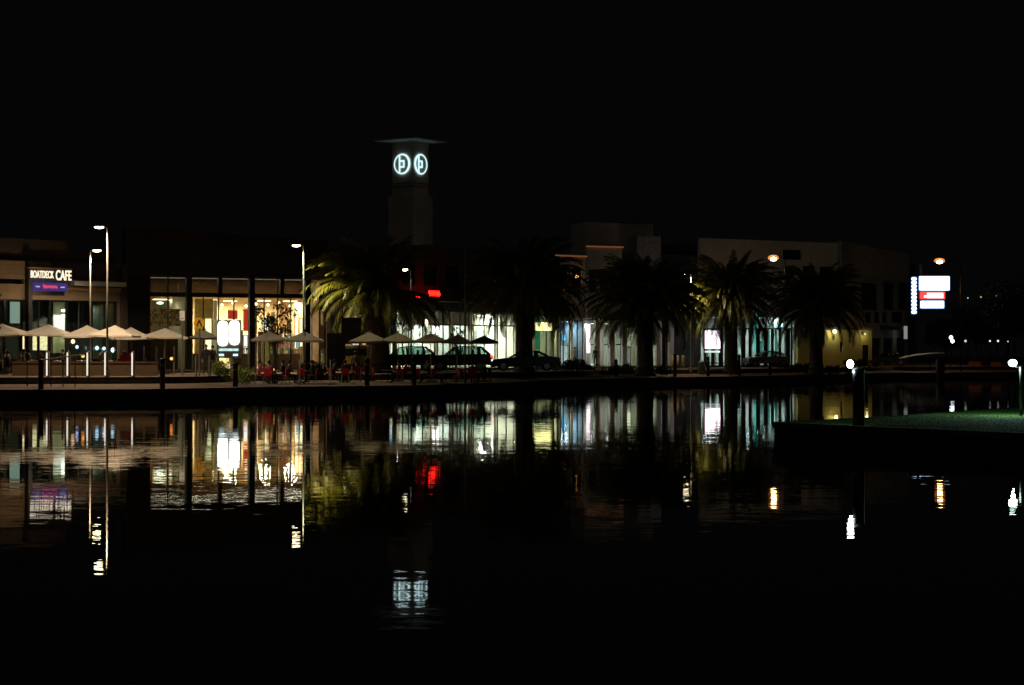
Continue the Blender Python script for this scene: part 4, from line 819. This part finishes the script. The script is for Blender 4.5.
for nm, (x0, x1, y0, y1), m_ in (('large_board', (919.2, 949.5, 276.3, 290.3), sw), ('red_board', (920, 944.8, 291.7, 299), lit('sign_red', (1, .06, .05), 1.6)), ('lower_board', (920.5, 944, 300.8, 308.2), lit('sign_white2', (.66, .8, 1), 2.6))):
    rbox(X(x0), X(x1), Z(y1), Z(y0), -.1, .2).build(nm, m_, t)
    rbox(X(x0 - .9), X(x1 + .9), Z(y1 + .8), Z(y0 - .8), .02, .18).build('halo_rim', lit('blue_halo', (.06, .2, .8), .3) if nm != 'red_board' else lit('red_halo', (.6, .04, .06), .4), t)  # lens halo around the boards put in as faintly glowing rims
MB().box(X(927), X(943), -.14, -.103, Z(298), Z(293)).box(X(924), X(926.5), -.14, -.103, Z(297.6), Z(295.6)).build('red_board_lettering', lit('sign_letter', (1, .85, .85), 3.5), t)
for px in (921, 943): MB().box(X(px), X(px + .8), .21, .3, Z(310), Z(276)).build('strut', darkmetal, t)
panel('small_sign', f2, (904.5, 907.5, 326, 339), -1.2, lit('dim_white', (.6, .65, .6), .35), 'small pale upright sign left of the pylon foot', 'sign')

# ------------------------------------------------------------------ fence in front of the big building, wall, bench, shelter
d = 190; t = thing('fence', G(745, d), 'dark slatted fence with top rail in front of the teal lit windows', 'fence', R(5)); mb = MB(); L = 9.2
mb.box(-4.8, 4.5, -.03, .03, 3.55, 3.68).box(-4.8, 4.5, -.03, .03, .3, .4).build('rail', darkmetal, t)
sl = MB(); x = -4.7
i = 0
while x < 4.4: sl.box(x, x + (.28 if i % 3 else .42), -.02, .02, .05, 3.55); x += .72; i += 1
sl.build('slats', darkmetal, t)
for x in (-4.8, -1.8, 1.3, 4.4): MB().box(x, x + .14, -.07, .07, 0, 3.9).build('post', blackpaint, t)
t = thing('bench', G(719, 164.5), 'low dark bench on the lit paving by the palm trunk', 'bench', R(4))
MB().box(-1.1, 1.1, -.25, -.1, .42, .47).box(-1.1, 1.1, -.07, .08, .42, .47).box(-1.1, 1.1, .11, .26, .42, .47).build('seat', timber, t)
for x in (-.9, .9): box(x - .05, x + .05, -.22, .22, 0, .42).build('leg', blackpaint, t)
t = MB().lathe([(.28, 0), (.3, .1), (.3, .95), (.33, 1.0), (.2, 1.12)], 14).build('litter_bin', mat('bin_green', (.12, .2, .18), .5), None, True); t.location = G(701.5, 166); tag(t, 'round grey green litter bin left of the bench', 'litter bin')
for a, b, l in ((969, 981, 'left orange lit low wall near the right edge'), (991.5, 1001, 'right orange lit low wall near the right edge')):
    k = 213 / FOC; o = MB().box(-(b - a) / 2 * k, (b - a) / 2 * k, 0, .3, 0, .42).box(-(b - a) / 2 * k - .05, (b - a) / 2 * k + .05, -.04, .34, .42, .5).build('low_wall', mat('orange_brick', (.5, .22, .1), .8)); o.location = G((a + b) / 2, 213); tag(o, l, 'wall')
d = 203; k = d / FOC; b = G(920, d); t = thing('shelter', b, 'waterside shelter with a thin pale curved roof on dark posts', 'shelter', 0)
X = lambda px: (px - 920) * k; Z = lambda py: EYE - (py - HY) * k - b.z
mb = MB(); n = 12; top = []; bot = []
for i in range(n + 1):
    px = 901 + 41 * i / n; py = 358.6 - 5.2 * math.sin(math.pi / 2 * i / n) ** .8
    top.append((X(px), Z(py) + .09)); bot.append((X(px), Z(py)))
mb.prism(top + bot[::-1], -1.2, 1.2); mb.build('roof', mat('roof_cream', (.6, .5, .34), .6), t)
for px, w2 in ((912, .06), (928, .06), (940.5, .22)): box(X(px) - w2, X(px) + w2, -1.1, -1.1 + 2 * w2, 0, Z(357)).build('post', blackpaint, t)
lamp('SPOT', 'shelter_lamp', (0, -1.5, 4), 110, (.8, .9, 1), t, .1, (0, 0, 0), 120, .6)
t = MB().lathe([(.4, -1.2), (.4, 1.8), (.25, 2.0)], 12).build('mooring_pile', blackpaint, None, True); t.location = at(940, 192, 0); tag(t, 'thick dark pile standing in the water before the curved shelter', 'pile')

# ------------------------------------------------------------------ cars
def car_body_profile(kind):
    if kind == 'suv': return [(-2.15, .35), (-2.2, .75), (-2.1, 1.05), (-1.05, 1.12), (-.45, 1.62), (.0, 1.7), (1.35, 1.68), (1.95, 1.15), (2.15, 1.0), (2.18, .4)]
    if kind == 'hatch': return [(-2.0, .3), (-2.05, .6), (-1.9, .85), (-.95, .98), (-.25, 1.42), (.2, 1.5), (1.1, 1.45), (1.75, 1.0), (1.95, .85), (1.98, .35)]
    return [(-2.35, .3), (-2.4, .55), (-2.2, .78), (-1.05, .92), (-.3, 1.36), (.25, 1.44), (.85, 1.38), (1.55, 1.02), (2.25, .92), (2.38, .6), (2.35, .32)]
def make_car(px, d, kind, color, label, rz=0, lights=(0, 0)):
    """faces -x"""
    t = thing('parked_car', G(px, d) + Vector((0, 0, .004)), label, 'car', rz, 'parked cars'); t.location.z = 1.185
    pr = car_body_profile(kind); W2 = .88
    pm = mat('car_paint_' + kind + label[:6], color, .25, .3, .05)
    belt = 1.0 if kind != 'suv' else 1.12
    low = [p for p in pr if p[1] <= belt + .03]; up = [p for p in pr if p[1] > belt + .03]
    vs = []; n = len(low); ys = [(-1, .97), (-.85, 1.0), (.85, 1.0), (1, .97)]
    for q, k in ys:
        for x, z in low: vs.append((x * k, q * W2, z if abs(q) < 1 else z * .985))
    fs = []
    for j in range(3):
        for i in range(n): fs.append((j * n + i, (j + 1) * n + i, (j + 1) * n + (i + 1) % n, j * n + (i + 1) % n))
    fs += [tuple(range(n)), tuple(range(4 * n - 1, 3 * n - 1, -1))]
    MB().add(vs, fs).build('body', pm, t)
    xa = [p for p in low if p[0] < up[0][0]][-1]; xb = [p for p in low if p[0] > up[-1][0]][0]
    ty = lambda z, s_: s_ * (W2 - .03 - max(0, z - belt) / .6 * .2)
    chain = [xa] + up + [xb]; gm = glassmat('car_window', (.45, .6, .57)); x0 = xa[0] + .25
    rf = MB()
    for p, q in zip(up, up[1:]):
        rf.add([(p[0], ty(p[1], -1), p[1]), (q[0], ty(q[1], -1), q[1]), (q[0], ty(q[1], 1), q[1]), (p[0], ty(p[1], 1), p[1]), (p[0], ty(p[1], -1), p[1] - .07), (q[0], ty(q[1], -1), q[1] - .07), (q[0], ty(q[1], 1), q[1] - .07), (p[0], ty(p[1], 1), p[1] - .07)],
               [(0, 1, 2, 3), (4, 5, 6, 7), (0, 1, 5, 4), (1, 2, 6, 5), (2, 3, 7, 6), (3, 0, 4, 7)])
    rf.build('roof', pm, t)
    xm = up[len(up) // 2][0]
    for s_ in (-1, 1):
        for (px0, pz0), (px1, pz1), r_ in ((xa, up[0], .04), (xb, up[-1], .06), ((xm + .1, belt), (xm + .05, max(p[1] for p in up) - .04), .045), ((up[-1][0] - .1, belt), (up[-1][0] - .15, up[-1][1] - .04), .07)):
            MB().tube([(px0, ty(pz0, s_), pz0), (px1, ty(pz1, s_), pz1 - .03)], r_, 6).build('pillar', pm, t)
    for s_ in (-1, 1):
        MB().add([(x, ty(z, s_) * .985, z - (.04 if z > belt + .1 else 0)) for x, z in chain], [tuple(range(len(chain)))]).build('side_window', gm, t)
    for nm, (p, q) in (('windscreen', (xa, up[0])), ('rear_window', (up[-1], xb))):
        MB().add([(p[0], ty(p[1], -1), p[1] - .02), (q[0], ty(q[1], -1), q[1] - .02), (q[0], ty(q[1], 1), q[1] - .02), (p[0], ty(p[1], 1), p[1] - .02)], [(0, 1, 2, 3)]).build(nm, gm, t)
    for sx_ in (-.25, .75):
        for s_ in (-1, 1): MB().box(sx_, sx_ + .14, s_ * .38 - .22, s_ * .38 + .22, .6, belt + .12).box(sx_ + .01, sx_ + .12, s_ * .38 - .12, s_ * .38 + .12, belt + .121, belt + .3).build('car_seat', darkmetal, t)
    for x in (-1.35, 1.35) if kind != 'sedan' else (-1.5, 1.45):
        for s in (-1, 1):
            w_ = MB(); w_.tube([(x, s * .68, .33), (x, s * .9, .33)], .33, 18).build('wheel', mat('tyre', (.015, .015, .015), .9), t)
            wh_ = [o for o in t.children if o.name.startswith('wheel')][-1]
            MB().tube([(x, s * .9, .33), (x, s * .915, .33)], .2, 14).build('rim', mat('rim', (.5, .5, .5), .3, .9), wh_)
    xf = min(p[0] for p in pr); xb = max(p[0] for p in pr)
    hz = .72 if kind != 'suv' else .85
    for s in (-1, 1):
        MB().ball((xf * .955, s * .62, hz), (.1, .17, .08), 8).build('headlight', lit('headlight_on', (1, .95, .85), 2.5) if lights[0] else mat('headlight_off', (.5, .5, .5), .2), t, True)
        MB().ball((xb * .965, s * .7, hz + .1), (.08, .13, .1), 8).build('tail_light', lit('tail_on', (1, .05, .01), 4) if lights[1] else mat('tail_off', (.3, .02, .02), .3), t, True)
        MB().ball((x0 + .15, s * .98, belt + .08), (.06, .1, .07), 8).build('wing_mirror', pm, t, True)
    return t
make_car(406, 139, 'suv', (.02, .022, .024), 'first dark car, a tall wagon right of the palm trunk', R(4))
make_car(461, 138, 'suv', (.03, .035, .04), 'second dark car, with a red tail light glowing at its right end', R(-3), (0, 1))
make_car(525, 137, 'sedan', (.05, .035, .03), 'long dark sedan behind the dark palm trunk', R(2), (1, 0))
make_car(766, 186, 'hatch', (.35, .35, .36), 'silver car before the teal lit windows', R(12))
make_car(886, 206, 'sedan', (.05, .04, .035), 'far dark car left of the waterside shelter', R(-8))
# boxy van seen from behind
t = thing('parked_van', at(356, 131, 1.185), 'small boxy van seen from behind with pale roof edge and yellow lower panel', 'van', 0)
MB().box(-.85, .85, 0, 3.6, .35, 1.62).build('body', mat('van_olive', (.1, .08, .03), .4), t, False, .06)
MB().box(-.87, .87, -.02, 3.5, 1.625, 1.75).build('roof', mat('van_roof', (.6, .55, .48), .5), t, False, .05)
box(-.7, .7, -.02, -.003, 1.05, 1.5).build('rear_window', mat('car_glass', (.01, .015, .015), .05, 0, .1), t); box(-.75, .2, -.02, -.003, .5, .98).build('rear_panel', mat('yellow_panel', (.5, .36, .05), .5), t)
box(-.86, .86, -.12, -.001, .33, .46).build('bumper', darkmetal, t)
for s in (-1, 1):
    box(s * .8 - .05, s * .8 + .05, -.025, -.003, .8, 1.02).build('tail_light', MATS['tail_off'], t)
    for y in (.6, 2.9): MB().tube([(s * .66, y, .33), (s * .88, y, .33)], .32, 16).build('wheel', MATS['tyre'], t)

# ------------------------------------------------------------------ tables, chairs, people
def make_chair(m, label, group):
    t = thing('cafe_chair', (0, 0, 0), label, 'chair', 0, group)
    MB().box(-.22, .22, -.22, .22, .43, .47).build('seat', m, t, False, .015)
    MB().add([(-.22, .2, .5), (.22, .2, .5), (.2, .28, .86), (-.2, .28, .86), (-.22, .225, .5), (.22, .225, .5), (.2, .305, .86), (-.2, .305, .86)], [(0, 1, 2, 3), (4, 7, 6, 5), (0, 4, 5, 1), (1, 5, 6, 2), (2, 6, 7, 3), (3, 7, 4, 0)]).build('backrest', m, t)
    for x, y in ((-1, -1), (1, -1), (1, 1), (-1, 1)): MB().tube([(x * .23, y * .24, 0), (x * .19, y * .18, .43)], .014, 6).build('leg', steel, t)
    for x in (-1, 1): MB().tube([(x * .19, .19, .45), (x * .2, .24, .86)], .012, 6).build('upright', steel, t)
    return t
def make_table(label, group, m=None):
    t = thing('cafe_table', (0, 0, 0), label, 'table', 0, group); MB().lathe([(.38, .7), (.4, .715), (.4, .735), (.38, .745)], 20).build('tabletop', m or tabletop_m, t)
    MB().tube([(0, 0, .03), (0, 0, .7)], .03, 8).build('pedestal', darkmetal, t); MB().lathe([(.25, 0), (.25, .02), (.05, .05)], 12).build('base', darkmetal, t); return t
def human(pose, name='person'):
    S = pose == 'sit'; W = pose == 'walk'
    J = {'pel': (0, 0, .5 if S else .95), 'sp': (0, -.0, .68 if S else 1.13), 'ch': (0, -.03, .88 if S else 1.34), 'nk': (0, -.04, 1.06 if S else 1.5), 'ch2': (0, -.07, 1.13 if S else 1.575), 'hd': (0, -.065, 1.2 if S else 1.65), 'tp': (0, -.05, 1.27 if S else 1.73), 'nose': (0, -.165, 1.185 if S else 1.635)}
    Rr = {'pel': .15, 'sp': .13, 'ch': .15, 'nk': .06, 'ch2': .07, 'hd': .095, 'tp': .075, 'nose': .014}
    E = [('pel', 'sp'), ('sp', 'ch'), ('ch', 'nk'), ('nk', 'ch2'), ('ch2', 'hd'), ('hd', 'tp'), ('hd', 'nose')]
    for s, n in ((-1, 'l'), (1, 'r')):
        z = J['ch'][2]
        J['sh' + n] = (s * .19, -.02, z + .07); Rr['sh' + n] = .062
        if S: J['el' + n] = (s * .25, -.1, z - .2); J['wr' + n] = (s * .15, -.36, z - .17); J['ha' + n] = (s * .12, -.45, z - .155); fd = Vector((-s * .1, -1, -.15))
        else: J['el' + n] = (s * .24, (.03 if not W else s * .08), z - .22); J['wr' + n] = (s * .25, (-.03 if not W else s * .02 - .05), z - .47); J['ha' + n] = (s * .25, (-.04 if not W else s * .02 - .08), z - .55); fd = Vector((0, -.15, -1))
        Rr.update({'el' + n: .043, 'wr' + n: .028, 'ha' + n: .036}); E += [('ch', 'sh' + n), ('sh' + n, 'el' + n), ('el' + n, 'wr' + n), ('wr' + n, 'ha' + n)]
        h = Vector(J['ha' + n]); sd = Vector((1, 0, 0)) if S else Vector((0, 1, 0))
        for i, ln in enumerate((.075, .085, .08, .06)):
            kx_ = 'f%s%d' % (n, i); J[kx_] = tuple(h + fd.normalized() * ln + sd * (i - 1.5) * .022); Rr[kx_] = .009; E.append(('ha' + n, kx_))
        J['th' + n] = tuple(h + fd.normalized() * .02 + sd * -.06); Rr['th' + n] = .011; E.append(('ha' + n, 'th' + n))
        J['hp' + n] = (s * .1, -.0, J['pel'][2] - .03); Rr['hp' + n] = .1
        if S: J['kn' + n] = (s * .13, -.46, .5); J['an' + n] = (s * .13, -.42, .08); J['to' + n] = (s * .14, -.6, .04)
        elif W: J['kn' + n] = (s * .1, -.12 * s - .06, .5); J['an' + n] = (s * .1, -.22 * s + .05, .08); J['to' + n] = (s * .1, -.22 * s - .12, .04)
        else: J['kn' + n] = (s * .11, -.01, .5); J['an' + n] = (s * .12, .02, .08); J['to' + n] = (s * .15, -.16, .035)
        Rr.update({'kn' + n: .06, 'an' + n: .042, 'to' + n: .035}); E += [('pel', 'hp' + n), ('hp' + n, 'kn' + n), ('kn' + n, 'an' + n), ('an' + n, 'to' + n)]
    ks = list(J); me = bpy.data.meshes.new('tmp'); me.from_pydata([J[k] for k in ks], [(ks.index(a), ks.index(b)) for a, b in E], [])
    o = bpy.data.objects.new('tmp', me); col.objects.link(o); o.modifiers.new('s', 'SKIN'); sb = o.modifiers.new('d', 'SUBSURF'); sb.levels = 1; sb.render_levels = 1
    for i, k in enumerate(ks):
        r = Rr[k]; me.skin_vertices[0].data[i].radius = (r * (1.25 if k in ('ch', 'pel') else 1), r * (.8 if k in ('ch', 'pel', 'sp') else 1)) if k != 'x' else (r, r); me.skin_vertices[0].data[i].use_root = k == 'pel'
    dg = bpy.context.evaluated_depsgraph_get(); out = bpy.data.meshes.new_from_object(o.evaluated_get(dg)); bpy.data.objects.remove(o); out.name = 'body_' + pose
    nz = J['nk'][2]
    mi = []
    for p in out.polygons:
        c = p.center
        hand = any((c - Vector(J['ha' + n])).length < .12 for n in 'lr')
        mi.append(0 if c.z > nz - .01 or hand else (2 if (c.z < J['pel'][2] - .02 if not S else (c.z < .6 and c.y < -.05) or c.z < .45) else 1))
    for _ in range(3): out.materials.append(skin)
    out.polygons.foreach_set('material_index', mi); out.polygons.foreach_set('use_smooth', [True] * len(mi))
    hm = MB(); hm.ball((0, J['hd'][1] + .025, J['hd'][2] + .035), (.1, .11, .115), 12); hair = hm.build('hair', hairm, None, True); hmesh = hair.data; bpy.data.objects.remove(hair)
    return out, hmesh
HB = {p: human(p) for p in ('sit', 'stand', 'walk')}
def person(loc, rz, pose, top, bottom, label, scale=1.0, group=None):
    me, hm = HB[pose]; me = me.copy(); me.materials[1] = mat('top_%d_%d_%d' % tuple(int(c * 99) for c in top), top, .85); me.materials[2] = mat('bottom_%d_%d_%d' % tuple(int(c * 99) for c in bottom), bottom, .85)
    o = bpy.data.objects.new('person', me); col.objects.link(o); o.location = loc; o.rotation_euler = (0, 0, rz); o.scale = (scale,) * 3; tag(o, label, 'person', group)
    h = bpy.data.objects.new('hair', hm); col.objects.link(h); h.parent = o; return o
dk = (.03, .03, .035)
red0 = make_chair(redplastic, '', 'red cafe chairs'); blk0 = make_chair(blackpaint, '', 'black cafe chairs'); tb0 = make_table('', 'cafe tables on the terrace')
used = {'r': 0, 'b': 0, 't': 0}
def put(key, src, loc, rz, label):
    if not used[key]: used[key] = 1; src.location = loc; src.rotation_euler = (0, 0, rz); src['label'] = label; return src
    return copy_tree(src, None, loc, rz, label)
candle = lit('candle_glow', (1, .3, .06), 3)
# red terrace: (px, d) of tables; each with chairs to the left/right/front
RT = [(272, 113, 'beside the green shrubs', 1), (300, 114, 'by the grey lamp pole', 1), (345, 117, 'before the boxy van', 1), (388, 118, 'right of the palm trunk', 1), (417, 119, 'before the first dark car', 1), (446, 120, 'between the two dark cars', 1), (474, 123, 'before the second dark car', 1)]
for i, (px, d, where, ppl) in enumerate(RT):
    c = G(px, d); put('t', tb0, c, 0, 'round pale cafe table ' + where)
    if i < 2:
        o = MB().lathe([(.035, 0), (.045, .05), (.04, .1)], 10).build('candle_lamp', candle, None, True); o.location = c + Vector((.1, -.1, .745)); tag(o, 'small orange candle lamp on the table ' + where, 'candle', 'table candles')
    for j, (a, nm) in enumerate(((195, 'left'), (-20, 'right'), (262, 'waterside'))):
        if i >= 3 and j == 2 and i % 2: continue
        r = .72; aa = R(a + (i * 17) % 20); loc = c + Vector((r * math.cos(aa), r * math.sin(aa), 0)); loc.z = ground_z(px, loc.y)
        rz = aa - R(90)       # chair backrest at +y faces away from the table
        put('r', red0, loc, rz, 'red cafe chair, %s of the table %s' % (nm, where))
        if ppl and not (i == 1 and j == 2) and not (i > 2 and (i + j) % 3 == 0):
            cl = [((.45, .05, .06), 'a red top'), ((.04, .05, .08), 'a dark navy top'), ((.3, .08, .07), 'a dark red top'), ((.03, .03, .03), 'a black top'), ((.06, .04, .04), 'a brown top')][(i * 3 + j) % 5]
            person(loc, rz, 'sit', cl[0], dk, 'person in %s, %s of the table %s' % (cl[1], nm if j < 2 else 'waterside', where), 1.0, 'diners on the terrace')
o = person(G(355, 121) + Vector((0, 0, 0)), R(150), 'stand', (.05, .03, .03), dk, 'person in dark clothes standing beside the boxy van', 1.0)
# cafe terrace behind the wall
CT = [(-2, 116.5, 'at the picture edge'), (17, 117, 'by the black column'), (36, 117, 'by the kitchen shelves'), (57, 117.5, 'before the olive pier'), (80, 117, 'under the shorter cafe lamp'), (112, 117, 'by the brightest parasol'), (128, 118, 'left of the dim parasol')]
tops = [((.16, .09, .06), 'a brown top'), ((.03, .03, .05), 'a dark top'), ((.09, .1, .16), 'a slate blue top'), ((.04, .04, .04), 'a black top'), ((.2, .17, .14), 'a taupe top'), ((.05, .05, .06), 'a charcoal top')]
for i, (px, d, where) in enumerate(CT):
    c = G(px, d); put('t', tb0, c, 0, 'round pale cafe table on the upper terrace ' + where)
    for j, (a, nm) in enumerate(((185, 'left'), (-5, 'right'), (80, 'behind'))):
        if i > 3 and j == 2: continue
        aa = R(a + (i * 23) % 30 - 15); loc = c + Vector((.74 * math.cos(aa), .74 * math.sin(aa), 0)); loc.z = ground_z(px, loc.y); rz = aa - R(90)
        put('b', blk0, loc, rz, 'black cafe chair, %s of the upper table %s' % (nm, where))
        if i < 4 or i == 5:
            tp = tops[(i * 2 + j) % 6]; person(loc, rz, 'sit', tp[0], dk, 'person in %s, %s of the upper table %s' % (tp[1], nm, where), .97 + .05 * ((i + j) % 3), 'diners on the terrace')
o = MB().add([(-.45, -.3, 0), (.45, -.3, 0), (.45, .3, 0), (-.45, .3, 0), (-.22, -.14, .36), (.2, -.14, .42), (.2, .14, .42), (-.22, .14, .36)], [(0, 1, 5, 4), (1, 2, 6, 5), (2, 3, 7, 6), (3, 0, 4, 7), (4, 5, 6, 7), (0, 3, 2, 1)]).build('seat_cover', mat('red_cloth', (.55, .03, .05), .8)); o.location = at(126, 112.5, 1.92); tag(o, 'red folded cloth mound on top of the terrace wall', 'cloth')
for px, py, l in ((177 - 5.5, 358.6, 'small orange candle lamp below the dim parasol'), (83, 356, 'small orange lamp at the end of the handrail')):
    o = MB().ball((0, 0, 0), .09, 8).build('candle_lamp', candle, None, True); dd = 115 if px > 100 else 108; o.location = P(px, py, dd); tag(o, l, 'candle', 'table candles')
    q = MB().tube([(0, 0, ground_z(px, dd) - o.location.z), (0, 0, -.07)], .02, 6).build('stand', darkmetal, o)
o = person(G(595.5, 170), R(-20), 'stand', (.03, .035, .04), (.03, .05, .06), 'person in dark clothes standing before the pinkish lit column', 1.02)
o = person(G(574.5, 172), R(60), 'walk', (.3, .32, .35), (.04, .04, .06), 'person in a grey top walking past the pale shop window', 1.0)
o = person(G(206, 116), R(10), 'stand', (.03, .03, .03), dk, 'person in black standing left of the lightbox under the dark parasol', .97)
o = person(G(213, 116.5), R(-30), 'stand', (.05, .04, .035), dk, 'person in a dark brown top beside the white double lightbox', .95)

# ------------------------------------------------------------------ near grassed pontoon with its lamps
z = .5
Q = 1.7 / 1.82
poly = [at(774, 54.5 * Q), at(1024, 46.7 * Q), at(1500, 40 * Q), at(1700, 75 * Q), at(1024, 71.5 * Q), at(960, 65.5 * Q), at(870, 58.7 * Q), at(800, 55.8 * Q)]
grassm = mat('short_grass', (.055, .13, .02), .95, 0, .25, 1.2, 0)
mb = MB(); n = len(poly)
mb.add([(p.x, p.y, z) for p in poly], [tuple(range(n))]); struct(mb.build('lawn', grassm))
mb = MB(); mb.add([(p.x, p.y, -1) for p in poly] + [(p.x, p.y, z - .004) for p in poly], [(i, (i + 1) % n, n + (i + 1) % n, n + i) for i in range(n)] + [tuple(range(n, 2 * n))])
struct(mb.build('pontoon_edge', quaywall))
mb = MB()
for i in range(n):
    a, b = poly[i], poly[(i + 1) % n]; dv = (b - a).normalized(); nv = Vector((dv.y, -dv.x, 0)) * .06
    mb.add([(a.x + nv.x, a.y + nv.y, z - .12), (b.x + nv.x, b.y + nv.y, z - .12), (b.x + nv.x, b.y + nv.y, z + .02), (a.x + nv.x, a.y + nv.y, z + .02), (a.x - nv.x, a.y - nv.y, z + .02), (b.x - nv.x, b.y - nv.y, z + .02)], [(0, 1, 2, 3), (3, 2, 5, 4)])
struct(mb.build('pontoon_kerb', concrete))
rnd = random.Random(4); mb = MB()
for _ in range(9000):
    px = rnd.uniform(790, 1090); lo = interp([(774, 54.5), (1024, 46.7), (1500, 40)], px) + .2; hi = interp([(774, 54.6), (800, 55.8), (870, 58.7), (960, 65.5), (1024, 71.5), (1700, 75)], px) - .2
    if hi <= lo: continue
    p = at(px, rnd.uniform(lo, hi) * Q, z); a = rnd.uniform(0, 6.3); h = rnd.uniform(.01, .03); q = Vector((math.cos(a), math.sin(a), 0)) * .008; l_ = Vector((rnd.uniform(-.02, .02), rnd.uniform(-.02, .02), h))
    mb.add([p - q, p + q, p + l_], [(0, 1, 2)])
g = mb.build('grass', grassm); struct(g, 'stuff', 'short green grass blades on the near pontoon')
for px, lx, d, py, c, e, pw, l in ((858.5, -1, 48.5, 364, (.82, .93, 1), 22, 14, 'dark thick pile with a bright white lamp, near the left end of the pontoon'), (1021, -1, 57, 363, (.62, 1, .78), 20, 150, 'dark pile with a greenish white lamp at the right of the pontoon')):
    t = thing('pontoon_lamp_post', at(px, d, z), l, 'lamp post', 0, 'lamp posts on the near pontoon'); k = d / FOC; H_ = EYE - (py - HY) * k - z
    rx = .085 if px < 900 else .125; pr_ = .14 if px < 900 else .045
    MB().lathe([(pr_, 0), (pr_, H_ - .22), (pr_ + .01, H_ - .2), (pr_ + .01, H_ - .12), (.03, H_ - .08)], 14).build('pile', blackpaint, t, True)
    x = -8.3 * k; MB().tube([(0, 0, H_ - .12), (x * .6, 0, H_ - .1), (x, .02, H_ - .05)], .02, 8).build('bracket', darkmetal, t)
    rx = .085 if px < 900 else .125
    MB().ball((x, 0, H_), (rx, .09, .1), 14).build('globe', lit('near_globe_%d' % px, c, e), t, True)
    lamp('POINT', 'pontoon_light', (x, -.02, H_ - .19), pw, c, t, .05)
